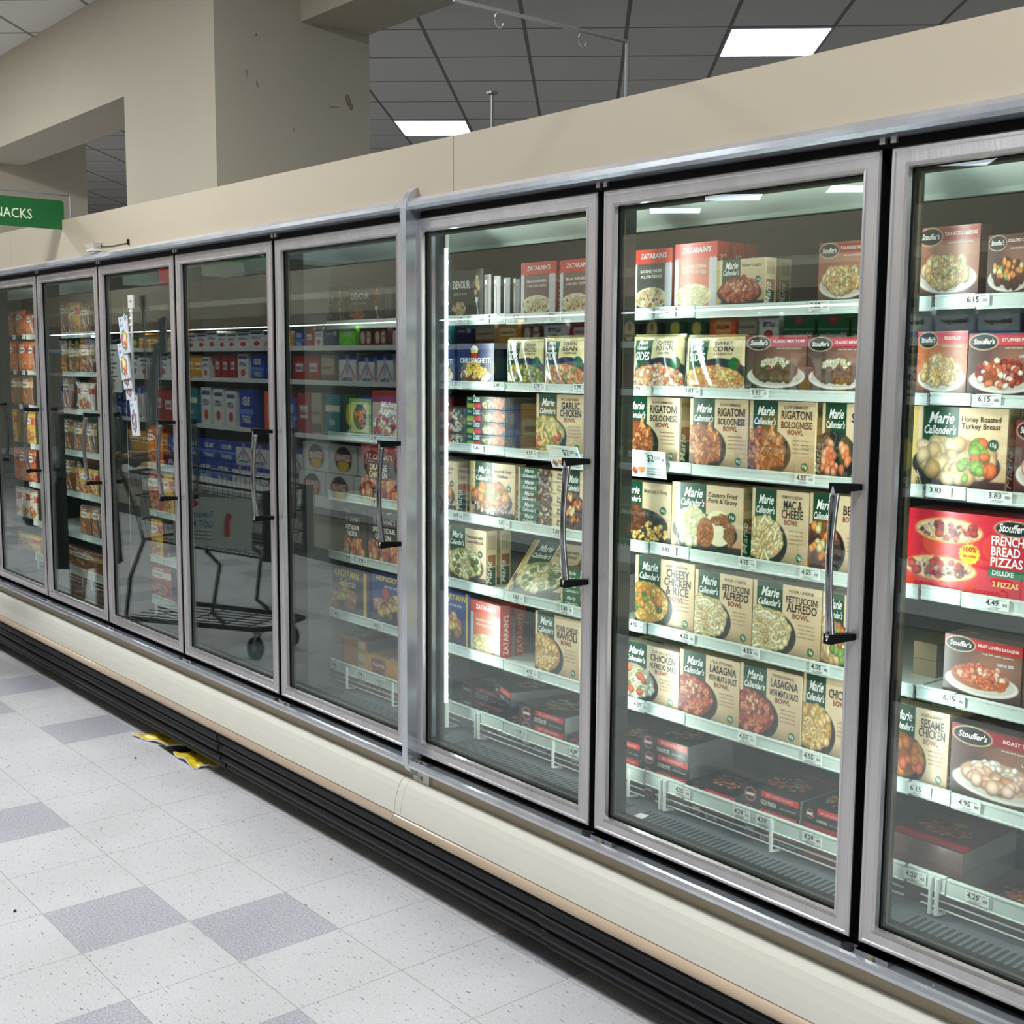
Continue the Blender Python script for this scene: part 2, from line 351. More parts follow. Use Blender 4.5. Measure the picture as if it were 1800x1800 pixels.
GREEN = (13, 68, 42); CREAM = (220, 196, 158)
def mc_art(kind, bowl, asp, seed):
    a = Art(asp, CREAM, seed=seed)
    a.mix(np.clip((a.X-.35)*1.3, 0, 1)*np.clip(1.05-a.V*1.5, 0, 1)*.75, (150, 116, 78))
    a.rect(0, 0, 1, .13, (34, 26, 22)) if not bowl else a.mix(np.clip(.22-a.V, 0, 1)*4*np.clip(1.1-a.X*1.1, 0, 1), (26, 22, 22))
    if bowl:
        a.rect(.06, .35, .44, 1.01, GREEN); a.ell(.22, .28, .43, .35*min(asp, 1), (40, 40, 42)); a.ell(.22, .29, .405, .325*min(asp, 1), (16, 16, 18))
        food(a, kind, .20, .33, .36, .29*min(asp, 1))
        a.ell(.86, .12, .05, .05, (22, 96, 54))
    else:
        a.rect(.0, .0, .07, 1, (196, 174, 104)); a.rect(.12, .3, .5, 1.01, GREEN)
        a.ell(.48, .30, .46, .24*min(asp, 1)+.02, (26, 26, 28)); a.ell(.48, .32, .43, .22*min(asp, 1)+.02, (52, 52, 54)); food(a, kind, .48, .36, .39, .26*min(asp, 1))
        a.ell(.86, .56, .055, .055, (20, 80, 56))
        for k in range(3): a.cap(.02+.03*k, .2*asp, .07+.03*k, .03*asp, .006, (206, 176, 150))
    return a
def t_mc(bowl, lines, small, w):
    cx = .24 if bowl else .30
    T = [('Marie', cx+.01, .80, .155, (244, 246, 240), dict(shear=.35, bold=.02, width=.27)), ("Callender's", cx, .67, .115, (244, 246, 240), dict(shear=.3, bold=.02, width=.34))]
    if bowl:
        if small: T.append((small, .71, .90, .05, (84, 60, 48), dict(width=.36, bold=.01)))
        n = len(lines); z = .78
        for l in lines:
            sc = 1.25 if len(l) < 9 else 1.0
            T.append((l, .725, z-.02, .125*sc*.9, (44, 30, 26), dict(bold=.03, width=min(.46, .058*len(l)+.03)))); z -= .125
        T.append(('BOWL', .71, z+.015, .085, (140, 56, 40), dict(bold=.02, width=.24)))
        for q in range(4): T.append((('baked fresh flavor', 'tender and rich', 'simple good food', 'savory sauce')[q], .80, .46-.055*q, .028, (130, 100, 74), dict(width=.24)))
        T.append(('15g', .86, .105, .05, (230, 240, 220), dict(bold=.02)))
    else:
        z = .83
        for l in lines: T.append((l, .73, z, .075, (70, 52, 44), dict(bold=.012, width=min(.4, .034*len(l))))); z -= .085
        T.append(('15g', .86, .545, .05, (230, 240, 220), dict(bold=.02)))
    return T
def stou_art(kind, asp, seed, top=(168, 30, 46), bg=(92, 62, 52)):
    a = Art(asp, bg, seed=seed); a.mix(np.clip(1-((a.X-.7)**2+(a.V-.6)**2)*5, 0, 1)*.7, (170, 120, 96)); a.rect(0, .80, 1, .97, top); a.mix(np.clip((.3-a.V)*3, 0, 1), (40, 28, 26))
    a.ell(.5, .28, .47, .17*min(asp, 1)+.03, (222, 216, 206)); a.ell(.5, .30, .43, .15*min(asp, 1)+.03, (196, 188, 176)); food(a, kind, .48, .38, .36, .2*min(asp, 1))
    a.ell(.21, .86, .20, .1, (214, 196, 156)); a.ell(.21, .86, .185, .088, (20, 22, 22))
    return a
def t_stou(title, sub=True):
    T = [("Stouffer's", .21, .83, .09, (240, 236, 226), dict(shear=.25, bold=.02, width=.29)), (title, .70, .87, .055, (244, 226, 214), dict(bold=.02, width=min(.52, .032*len(title))))]
    if sub: T.append(('made with quality ingredients', .7, .76, .03, (230, 220, 206), dict(width=.4)))
    return T
def zat_art(kind, mid, asp, seed):
    a = Art(asp, (206, 206, 204), seed=seed); a.rect(.1, .0, .82, .82, mid); a.rect(.82, 0, 1, .8, (190, 192, 194)); a.rect(0, .78, 1, 1.01, (206, 58, 40))
    for k in range(14): a.ell(.04+k*.072, .78, .028, .028, (206, 58, 40))
    food(a, kind, .46, .2, .4, .19); return a
def sides_art(kind, asp, seed):
    a = Art(asp, (222, 208, 158), seed=seed); a.rect(.06, 0, .42, 1.01, (20, 72, 48)); a.rect(0, .92, 1, 1, (206, 196, 140)); a.ell(.62, .32, .42, .22, (34, 44, 60)); food(a, kind, .5, .2, .48, .2)
    a.ell(.86, .5, .09, .09, (24, 96, 52)); return a
DES = {}
def des(name, art, asp, texts, side=CREAM, film=False, bulge=0., body=(120, 90, 60)): DES[name] = (art, asp, texts, side, film, bulge, body)
for nm, kind, bowl, lines, small in [('mc_rigatoni', 'rigatoni', 1, ['RIGATONI', 'BOLOGNESE'], 'SLOW SIMMERED'), ('mc_fett', 'fett', 1, ['FETTUCCINI', 'ALFREDO'], 'FOUR CHEESE'),
        ('mc_lasagna', 'lasagna', 1, ['LASAGNA', 'WITH MEAT & SAUCE'], 'TRADITIONAL'), ('mc_mac', 'mac', 1, ['MAC &', 'CHEESE'], 'VERMONT CHEDDAR'), ('mc_chickrice', 'rice', 1, ['CHEESY', 'CHICKEN', '& RICE'], 'AGED CHEDDAR'),
        ('mc_alfbake', 'alfbake', 1, ['CHICKEN', 'ALFREDO BAKE'], 'GRILLED'), ('mc_ravioli', 'chick', 1, ['FOUR CHEESE', 'RAVIOLI'], ''), ('mc_garlic', 'garlic', 1, ['GARLIC', 'CHICKEN'], 'ROASTED'),
        ('mc_sesame', 'sesame', 1, ['SESAME', 'CHICKEN'], 'SWEET & SAVORY'), ('mc_shrimp', 'shrimp', 1, ['SHRIMP'], ''), ('mc_medley', 'turkey', 1, ['CHICKEN'], ''), ('mc_chickfett', 'chick', 1, ['CHICKEN'], ''),
        ('mc_roast', 'roast', 1, ['BEEF'], ''), ('mc_pork', 'pork', 0, ['Country Fried', 'Pork & Gravy'], ''), ('mc_meatloaf', 'meatloaf', 0, ['Meat Loaf & Gravy'], ''), ('mc_sweet', 'sweet', 0, ['Sweet & Sour', 'Chicken'], ''),
        ('mc_fettbroc', 'fettbroc', 0, ['Fettuccini with', 'Chicken & Broccoli'], ''), ('mc_turkey', 'turkey', 0, ['Honey Roasted', 'Turkey Breast'], ''), ('mc_bologna', 'lasagna', 0, ['Italiano Lasagna'], '')]:
    asp = .78 if nm in ('mc_pork', 'mc_turkey', 'mc_bologna') else .87
    des(nm, (lambda k=kind, b=bowl, A=asp, n=nm: mc_art(k, b, A, len(n)*7+ord(n[4]))), asp, t_mc(bowl, lines, small, 1), side='mc', body=(190, 172, 130))
for nm, kind, title, top in [('stou_tuna', 'tuna', 'TUNA NOODLE CASSEROLE', (150, 52, 44)), ('stou_meatloaf', 'loaf2', 'CLASSIC MEATLOAF', (170, 30, 60)), ('stou_scallop', 'roast', 'SCALLOPED CHICKEN', (96, 50, 44)),
        ('stou_fish', 'tuna', 'FISH FILET', (190, 44, 44)), ('stou_peppers', 'peppers', 'STUFFED PEPPERS', (180, 30, 46)), ('stou_turkey', 'turkey2', 'ROAST TURKEY', (150, 28, 44)), ('stou_lasagna', 'lasag2', 'MEAT LOVERS LASAGNA', (176, 32, 42))]:
    bg = (190, 110, 70) if nm == 'stou_fish' else ((150, 92, 70) if nm == 'stou_tuna' else (84, 58, 50))
    des(nm, (lambda k=kind, t=top, g=bg, n=nm: stou_art(k, .78, len(n)+ord(n[5]), t, g)), .78, t_stou(title)+([('LARGE SIZE', .8, .62, .05, (220, 214, 226), dict(bold=.02, width=.2))] if nm in ('stou_lasagna', 'stou_turkey', 'stou_peppers') else []), side=(90, 66, 58), body=(70, 50, 44))
for nm, kind, mid, lines in [('zat_pasta', 'pastawheel', (98, 62, 54), ['BLACKENED', 'CHICKEN PASTA']), ('zat_alfredo', 'pastawheel', (58, 62, 62), ['BLACKENED CHICKEN', 'ALFREDO']), ('zat_orange', 'zat', (190, 96, 56), ['BLACKENED CHICKEN', 'WITH YELLOW RICE'])]:
    T = [("ZATARAIN'S", .52, .85, .13, (240, 234, 226), dict(bold=.03, width=.68, shear=.1))]
    for i, l in enumerate(lines): T.append((l, .47, .62-.09*i, .075, (236, 226, 214), dict(bold=.01, width=.56)))
    des(nm, (lambda k=kind, m=mid, n=nm: zat_art(k, m, 1.12, len(n))), 1.12, T, side=(180, 56, 40), body=(176, 52, 38))
for nm, kind, l in [('sides_broc', 'broc', ['CHEDDAR', 'BROCCOLI']), ('sides_bean', 'bean', ['GREEN', 'BEAN']), ('sides_potato', 'potato', ['CHEESY', 'POTATO']), ('sides_corn', 'corn', ['SWEET', 'CORN'])]:
    T = [('Marie', .23, .85, .1, (240, 244, 236), dict(shear=.35, bold=.02, width=.2)), ("Callender's", .23, .75, .08, (240, 244, 236), dict(shear=.3, bold=.02, width=.24)), ('SIDES', .24, .55, .17, (246, 248, 240), dict(bold=.03, width=.3)),
         (l[0], .68, .84, .08, (70, 60, 50), dict(bold=.02, width=.3)), (l[1], .68, .73, .1, (60, 50, 40), dict(bold=.03, width=.34)), ('CASSEROLE', .68, .66, .05, (90, 78, 60), dict(width=.3))]
    des(nm, (lambda k=kind: sides_art(k, .78, 5)), .78, T, side=(40, 70, 50), film=True, bulge=.014, body=(150, 146, 104))
def dev_art(c):
    a = Art(.72, (38, 36, 34), seed=4); a.lumps(.25, .18, .2, .1, 40, .035, c); a.lumps(.8, .66, .08, .12, 12, .04, c); a.cap(.78, .3, .86, .0, .012, (190, 190, 186)); a.rect(.76, .32, .84, .42, (200, 200, 196)); return a
des('devour', lambda: dev_art([(206, 184, 140), (180, 150, 100)]), .72, [('DEVOUR', .33, .62, .17, (222, 222, 214), dict(bold=.05, width=.52)), ('BUFFALO CHICKEN', .3, .48, .05, (190, 190, 180), dict(width=.4))], side=(40, 40, 40), body=(30, 29, 28))
des('devour_red', lambda: dev_art([(190, 110, 60), (160, 84, 44)]), .72, [('DEVOUR', .33, .62, .17, (222, 222, 214), dict(bold=.05, width=.52)), ('BUFFALO CHICKEN', .3, .48, .05, (190, 190, 180), dict(width=.4))], side=(40, 40, 40), body=(30, 29, 28))
def chili_art():
    a = Art(.68, (24, 46, 96), seed=3); a.mix(np.clip((.5-a.V), 0, 1)*.8, (16, 30, 66)); food(a, 'spag', .5, .3, .34, .22); a.ell(.47, .8, .14, .14, (16, 18, 24)); a.ell(.47, .84, .1, .07, (230, 230, 230)); a.ell(.47, .70, .1, .05, (180, 40, 40)); return a
des('chili', chili_art, .68, [('CHILI SPAGHETTI', .5, .52, .12, (240, 242, 244), dict(bold=.03, width=.84)), ('Skyline', .47, .77, .09, (240, 220, 80), dict(shear=.3, bold=.02, width=.2))], side=(24, 30, 48), body=(22, 36, 76))
def hung_art(tan):
    a = Art(.75 if tan else .95, (30, 58, 118) if not tan else (40, 44, 60), seed=8); a.mix(np.clip((.35-a.V)*2, 0, 1), (16, 22, 40)); a.ell(.45, .3, .4, .22, (30, 26, 26)); a.lumps(.42, .36, .34, .2, 26, .08, [(180, 120, 90), (214, 164, 130), (206, 176, 90), (150, 90, 60)])
    a.ell(.33, .62, .07, .07, (196, 40, 50)); a.rect(.9, 0, .95, 1, (206, 170, 60)); return a
des('hungry', lambda: hung_art(0), .95, [('HUNGRY-MAN', .5, .84, .13, (214, 190, 60), dict(bold=.03, width=.8, shear=.15)), ('SMOKIN BACKYARD', .55, .72, .06, (210, 214, 220), dict(width=.5))], side=(30, 50, 100), body=(24, 40, 84))
des('hungry_tan', lambda: hung_art(1), .42, [('HUNGRY-MAN', .62, .82, .09, (214, 190, 60), dict(bold=.03, width=.42, shear=.1)), ('HUNGRY', .17, .07, .09, (226, 196, 50), dict(bold=.03, width=.3)), ('Selects', .64, .62, .09, (226, 214, 170), dict(shear=.3, width=.28))], side=(30, 50, 100), body=(40, 52, 90))
def pf_art(red):
    a = Art(.8, (34, 26, 26), seed=6); a.mix(np.clip((a.V-.6)*4, 0, 1)*(1 if red else 0), (126, 20, 30)); a.lumps(.5, .2, .45, .2, 34, .07, OR+RD+[(206, 160, 90)]); return a
des('pf_red', lambda: pf_art(1), .8, [("P.F. CHANG'S", .5, .74, .1, (220, 196, 170), dict(bold=.01, width=.6)), ('ORANGE', .5, .55, .12, (238, 234, 226), dict(bold=.02, width=.4)), ('CHICKEN', .5, .42, .12, (238, 234, 226), dict(bold=.02, width=.44))], side=(60, 20, 24), film=True, bulge=.016, body=(50, 20, 22))
des('pf_dark', lambda: pf_art(0), .8, [("P.F. CHANG'S", .5, .74, .1, (200, 186, 170), dict(bold=.01, width=.6)), ('SWEET & SOUR', .5, .58, .1, (238, 234, 226), dict(bold=.02, width=.6)), ('CHICKEN', .5, .45, .11, (238, 234, 226), dict(bold=.02, width=.44))], side=(44, 34, 32), film=True, bulge=.016, body=(36, 30, 30))
def man_art():
    a = Art(.82, (170, 150, 120), seed=6); a.rect(0, .75, 1, 1, (120, 40, 36)); a.lumps(.5, .25, .45, .2, 34, .07, RD+CR); return a
des('mangelo', man_art, .82, [("Michael", .5, .66, .14, (238, 234, 226), dict(shear=.3, bold=.02, width=.5)), ("Angelo's", .55, .5, .18, (238, 234, 226), dict(shear=.3, bold=.03, width=.75))], side=(120, 90, 70), body=(120, 84, 64))
def green_art():
    a = Art(.9, (120, 150, 60), seed=6); a.rect(.1, .1, .9, .9, (190, 190, 140)); a.ell(.5, .5, .3, .3, (96, 120, 60)); a.lumps(.5, .5, .25, .25, 16, .06, OR); return a
des('green_box', green_art, .9, [('VEGGIE', .5, .78, .1, (30, 60, 30), dict(bold=.02))], side=(90, 130, 50), body=(90, 130, 50))
def piz_art():
    a = Art(.55, (198, 28, 48), n=130, seed=9); a.mix(np.clip(1-((a.X-.3)**2*4+(a.V-.5)**2)*3, 0, 1)*.5, (226, 70, 60)); food(a, 'pizzas', .3, .5, .3, .3); a.ell(.45, .5, .062, .062, (236, 200, 50))
    for k in range(14): a.ell(.45+.06*math.cos(k*.449), .5+.06*math.sin(k*.449)/.55, .012, .012, (236, 200, 50))
    a.ell(.73, .86, .125, .055, (226, 206, 160)); a.ell(.73, .86, .115, .048, (30, 34, 34)); a.rect(.58, .27, 1, .37, (24, 110, 76)); a.lumps(.97, .42, .08, .1, 14, .03, [(230, 190, 140), (180, 60, 50)]); return a
des('pizza', piz_art, .55, [("Stouffer's", .73, .83, .075, (242, 240, 232), dict(shear=.25, bold=.02, width=.19)), ('FRENCH', .7, .66, .085, (250, 244, 240), dict(bold=.04, width=.21)), ('BREAD', .69, .53, .085, (250, 244, 240), dict(bold=.04, width=.19)), ('PIZZAS', .70, .40, .085, (250, 244, 240), dict(bold=.04, width=.21)),
    ('DELUXE', .68, .29, .045, (240, 244, 236), dict(bold=.02, width=.14)), ('100%', .45, .53, .05, (190, 30, 30), dict(bold=.03, width=.09)), ('REAL CHEESE', .45, .46, .025, (190, 30, 30), dict(bold=.02, width=.09)), ('2 PIZZAS', .7, .15, .05, (246, 220, 130), dict(bold=.02, width=.17))], side=(170, 30, 44), body=(170, 30, 44))
# generic frozen bags for the far doors
def bag_art(bg, band, seed, kind='bag'):
    a = Art(1.35, bg, n=44, seed=seed); a.rect(0, .62, 1, .82, band); a.ell(.5, .72, .3, .14, (232, 226, 210)); food(a, kind, .5, .28, .36, .24); a.rect(0, .95, 1, 1, tuple(int(c*.8) for c in bg)); return a
GB = [('bag_orange', (196, 92, 44), (140, 40, 36), 'TYSON'), ('bag_amber', (214, 170, 60), (196, 60, 40), 'STRIPS'), ('bag_white', (206, 196, 180), (180, 50, 50), 'BITES'), ('bag_brown', (126, 84, 56), (196, 160, 100), 'GRILLED'), ('bag_red', (166, 44, 40), (226, 214, 196), 'WINGS')]
for i, (n, bg, bd, t) in enumerate(GB):
    t = {'TYSON': 'CHICKEN'}.get(t, t)
    des(n, (lambda b=bg, d=bd, s=i: bag_art(b, d, s)), 1.35, [(t, .5, .69, .14, tuple(int(c*.5) for c in bd), dict(bold=.03, width=.5)), ('FROZEN', .5, .86, .09, (236, 230, 214), dict(bold=.02, width=.4))], side=bg, film=True, bulge=.012, body=bg)

def label_mesh(name, art, w, asp, texts, film, bulge):
    """art grid facing -y, w wide, origin at the bottom centre"""
    a = art() if callable(art) else art
    h = w*asp; H, Wd = a.a.shape[:2]; m = 'film' if film else 'print'
    xs = np.linspace(-.5, .5, Wd)*w; zs = np.linspace(0, 1, H)*h
    XX, ZZ = np.meshgrid(xs, zs)
    def bul(x, z):
        if not bulge: return 0*x
        u = np.clip(1-(2*x/w)**2, 0, 1); v = np.clip(1-(2*z/h-1)**2, 0, 1)
        return bulge*np.sqrt(u*v)+.0015*np.sin(x/w*23+z/h*7)*np.sqrt(u*v)
    YY = -.0006-bul(XX, ZZ)
    mb = MB(); V = np.stack([XX.ravel(), YY.ravel(), ZZ.ravel()], 1)
    i = np.arange((H-1)*(Wd-1)); r, c = i//(Wd-1), i % (Wd-1); b = r*Wd+c
    F = np.stack([b, b+1, b+Wd+1, b+Wd], 1)
    mb.add(V.tolist(), F.tolist(), m, [tuple(q) for q in lin(np.clip(a.a, 0, 255)).reshape(-1, 3)])
    for (s, x, z, size, col, kw) in texts:
        k = dict(kw); wd = k.pop('width', None); n0 = len(mb.v)
        puttext(mb, s, (x-.5)*w, z*h, size*w, m=m, col=col, y=0, width=wd*w if wd else None, **k)
        for q in range(n0, len(mb.v)):
            p = mb.v[q]; mb.v[q] = (p[0], -.0012-float(bul(np.float64(p[0]), np.float64(p[2]))), p[2])
    return mb
PROTO = {}
W0 = .18
def proto(dn, depth=.042):
    """(body mesh, label mesh, nominal height)"""
    if dn in PROTO: return PROTO[dn]
    art, asp, texts, side, film, bulge, body = DES[dn]
    h = W0*asp
    lo = label_mesh('printed_front', art, W0, asp, texts, film, bulge).build('printed_front', smooth=bool(bulge))
    mb = MB(); m = 'film' if film else 'print'
    if film:      # pillow bag: crimped top and bottom seals
        n = 8; prof = []
        for k in range(n+1):
            t = k/n; y = depth/2*math.sqrt(max(0, 1-(2*t-1)**2)); prof.append((t*h, y))
        for sgn in (1, -1):
            vs = []; 
            for z, y in prof:
                for q in range(7):
                    u = q/6*2-1; vs.append((u*W0/2, depth/2+sgn*(y*math.sqrt(max(0, 1-u*u*.92)))-.0, z))
            fs = [(r*7+c, r*7+c+1, r*7+c+8, r*7+c+7) for r in range(n) for c in range(6)]
            if sgn < 0: vs = [(x, max(y-depth/2+.006, .001), z) for x, y, z in vs]
            mb.add(vs, fs, m, tuple(lin(body)))
        mb.box(-W0/2, W0/2, .004, .008, h-.002, h+.006, m, tuple(lin(body)))
    else:
        s = side if not isinstance(side, str) else (206, 190, 150)
        mb.cbox(-W0/2, W0/2, 0, depth, 0, h, [body, s, body, s, tuple(int(c*.9) for c in s), body], m)
        e = .0005
        if side == 'mc':
            for (z0, z1, c) in ((0, .34, GREEN), (.36, .56, (150, 96, 56)), (.66, .92, (176, 158, 122))):
                mb.add([(W0/2+e, .006, z0*h), (W0/2+e, depth-.006, z0*h), (W0/2+e, depth-.006, z1*h), (W0/2+e, .006, z1*h)], [(0, 1, 2, 3)], m, tuple(lin(c)))
            puttext(mb, 'Marie', depth*.5, .03*h, .028, m=m, col=(236, 240, 232), y=W0/2+2*e, shear=.3, rot=math.pi/2, align='LEFT', face='x')
        elif dn.startswith('zat'):
            puttext(mb, "ZATARAIN'S", depth*.72, .05*h, .028, m=m, col=(236, 220, 200), y=W0/2+2*e, rot=math.pi/2, align='LEFT', face='x')
        else:
            for k in range(6):
                mb.add([(W0/2+e, .006+k*.005, .15*h), (W0/2+e, .009+k*.005, .15*h), (W0/2+e, .009+k*.005, .85*h), (W0/2+e, .006+k*.005, .85*h)], [(0, 1, 2, 3)], m, tuple(lin([min(255, c+50) for c in s])))
    bo = mb.build('body_proto', smooth=False)
    PROTO[dn] = (bo.data, lo.data, h)
    bpy.data.objects.remove(bo); bpy.data.objects.remove(lo)
    return PROTO[dn]
def place(dn, name, x, y, z, w, h, label, cat, group=None, rotz=0., rotx=0., depth=1.):
    b, l, h0 = proto(dn)
    o = bpy.data.objects.new(name, b); COL.objects.link(o)
    c = bpy.data.objects.new('printed_front', l); COL.objects.link(c); c.parent = o
    o.location = (x, y, z); o.scale = (w/W0, depth, h/h0); o.rotation_euler = (rotx, 0, rotz)
    tag(o, label, cat, group); return o
PROD=[('devour', 6, 1, -0.0300, 0.1560, 1.7062, 0.1396, 0, 'black dinner box with fork and noodles'),
('zat_pasta', 6, 1, 0.2912, 0.1439, 1.7062, 0.1445, 1, 'red-topped brown chicken pasta box'),
('zat_pasta', 6, 1, 0.4508, 0.1382, 1.7062, 0.1426, 1, 'red-topped brown pasta box cut by door frame'),
('chili', 6, 2, -0.1442, 0.1136, 1.5118, 0.113, 0, 'blue chili box at the left edge'),
('chili', 6, 2, 0.0126, 0.1774, 1.5118, 0.1189, 1, 'blue chili spaghetti box with oval logo'),
('sides_broc', 6, 2, 0.2414, 0.1557, 1.5118, 0.1281, 1, 'broccoli casserole side bag'),
('sides_bean', 6, 2, 0.4077, 0.1673, 1.5118, 0.131, 1, 'green bean casserole side bag'),
('mc_garlic', 6, 3, 0.3872, 0.1981, 1.3269, 0.1623, 1, 'garlic chicken bowl box'),
('mc_sweet', 6, 4, -0.1641, 0.1665, 1.119, 0.1549, 1, 'cream sweet chicken box at left edge'),
('mc_sweet', 6, 4, 0.0943, 0.2031, 1.119, 0.1633, 0, 'sweet and sour chicken dinner box'),
('mc_roast', 6, 4, 0.4794, 0.1285, 1.119, 0.1657, 0, 'green and tan dinner box behind handle'),
('mc_fettbroc', 6, 5, -0.0351, 0.2017, 0.9096, 0.1665, 1, 'fettuccini with broccoli dinner box'),
('hungry', 6, 6, -0.1066, 0.1913, 0.703, 0.1704, 0, 'blue hearty dinner box at left'),
('zat_orange', 6, 6, 0.0646, 0.1455, 0.703, 0.1582, 1, 'red-topped orange chicken rice box'),
('mc_ravioli', 6, 6, 0.3864, 0.1888, 0.703, 0.1713, 0, 'cheese ravioli bowl box'),
('zat_alfredo', 7, 1, 0.726, 0.1327, 1.7062, 0.1501, 1, 'red-topped dark alfredo box'),
('zat_orange', 7, 1, 0.8679, 0.1361, 1.7062, 0.1559, 2, 'red-topped orange blackened chicken box'),
('mc_bologna', 7, 1, 1.006, 0.14, 1.7062, 0.1097, 1, 'pasta bake dinner box in tan and green'),
('stou_tuna', 7, 1, 1.2874, 0.1268, 1.7062, 0.1291, 1, 'brown tuna noodle casserole box'),
('sides_potato', 7, 2, 0.7543, 0.1708, 1.5118, 0.1298, 1, 'cheesy potato side bag'),
('sides_corn', 7, 2, 0.9381, 0.1784, 1.5118, 0.1261, 1, 'sweet corn side bag'),
('stou_meatloaf', 7, 2, 1.1166, 0.1685, 1.5118, 0.1278, 1, 'classic meatloaf box with red band'),
('stou_meatloaf', 7, 2, 1.2821, 0.1564, 1.5118, 0.123, 1, 'second meatloaf box by the right frame'),
('mc_rigatoni', 7, 3, 0.7285, 0.2002, 1.3269, 0.1643, 1, 'leftmost of three rigatoni bolognese boxes'),
('mc_rigatoni', 7, 3, 0.9508, 0.1806, 1.3269, 0.1643, 1, 'middle of three rigatoni bolognese boxes'),
('mc_rigatoni', 7, 3, 1.1382, 0.1842, 1.3269, 0.1643, 1, 'rightmost of three rigatoni bolognese boxes'),
('mc_shrimp', 7, 3, 1.3193, 0.1417, 1.3269, 0.1642, 0, 'shrimp bowl box cut by the frame'),
('mc_meatloaf', 7, 4, 0.7064, 0.1962, 1.119, 0.1555, 0, 'meat loaf and gravy dinner box'),
('mc_pork', 7, 4, 0.9203, 0.2199, 1.119, 0.1652, 1, 'country fried pork and gravy box'),
('mc_mac', 7, 4, 1.1409, 0.1601, 1.119, 0.1701, 1, 'mac and cheese bowl box'),
('mc_roast', 7, 4, 1.2982, 0.1482, 1.119, 0.172, 0, 'roast beef bowl box beside handle'),
('mc_chickrice', 7, 5, 0.788, 0.1982, 0.9096, 0.1749, 1, 'cheesy chicken and rice bowl box'),
('mc_fett', 7, 5, 0.9807, 0.1798, 0.9096, 0.1648, 1, 'left fettuccini alfredo bowl box'),
('mc_fett', 7, 5, 1.1691, 0.1901, 0.9096, 0.165, 1, 'right fettuccini alfredo bowl box'),
('mc_medley', 7, 5, 1.3319, 0.1295, 0.9096, 0.164, 0, 'vegetable bowl box cut by the frame'),
('mc_alfbake', 7, 6, 0.7452, 0.2023, 0.703, 0.1518, 1, 'chicken alfredo bake bowl box'),
('mc_lasagna', 7, 6, 0.9445, 0.1887, 0.703, 0.1641, 1, 'left red lasagna bowl box'),
('mc_lasagna', 7, 6, 1.1304, 0.1796, 0.703, 0.1677, 1, 'right red lasagna bowl box'),
('mc_chickfett', 7, 6, 1.2934, 0.14, 0.703, 0.1782, 0, 'golden chicken pasta bowl box'),
('stou_tuna', 8, 1, 1.5319, 0.1342, 1.7062, 0.1416, 0, 'tuna noodle box with fork'),
('stou_scallop', 8, 1, 1.6636, 0.0937, 1.7062, 0.1167, 0, 'dark scalloped chicken box'),
('stou_fish', 8, 2, 1.5298, 0.1097, 1.5118, 0.1299, 0, 'orange fish filet box'),
('stou_peppers', 8, 2, 1.6629, 0.1517, 1.5118, 0.1248, 1, 'stuffed peppers box with red band'),
('mc_turkey', 8, 3, 1.5744, 0.2058, 1.3269, 0.1643, 1, 'honey roasted turkey dinner box'),
('stou_turkey', 8, 3, 1.7602, 0.131, 1.3269, 0.1442, 0, 'dark turkey box at photo edge'),
('pizza', 8, 4, 1.6269, 0.3159, 1.119, 0.162, 1, 'red french bread pizzas box'),
('stou_lasagna', 8, 5, 1.6505, 0.1654, 0.9096, 0.124, 1, 'meat lovers lasagna box'),
('stou_lasagna', 8, 5, 1.8108, 0.1459, 0.9096, 0.1224, 0, 'second lasagna box at photo edge'),
('mc_sesame', 8, 6, 1.5179, 0.1377, 0.703, 0.1617, 1, 'sesame chicken bowl box'),
('stou_turkey', 8, 6, 1.7018, 0.2172, 0.703, 0.1506, 1, 'large roast turkey box'),
('devour_red', 5, 1, -0.5758, 0.2127, 1.7062, 0.1212, 0, 'black dinner box with orange food'),
('devour', 5, 1, -0.7891, 0.1708, 1.7062, 0.1237, 0, 'dark dinner box left of a similar one'),
('mangelo', 5, 3, -0.4435, 0.1879, 1.3269, 0.1548, 1, 'tan lasagna box with white script'),
('green_box', 5, 3, -0.6164, 0.1373, 1.3269, 0.1248, 1, 'green bordered box'),
('pf_red', 5, 4, -0.4853, 0.256, 1.119, 0.1848, 1, 'black and red orange chicken bag'),
('pf_dark', 5, 5, -0.4596, 0.2148, 0.9096, 0.1824, 1, 'black sweet and sour chicken bag'),
('pf_dark', 5, 5, -0.6513, 0.1478, 0.9096, 0.168, 0, 'black chicken bag left of its twin'),
('hungry_tan', 5, 6, -0.7619, 0.3916, 0.703, 0.1553, 1, 'blue and yellow sliced pork dinner box'),
('hungry', 5, 6, -0.4257, 0.2599, 0.703, 0.1738, 0, 'blue country dinner box')]
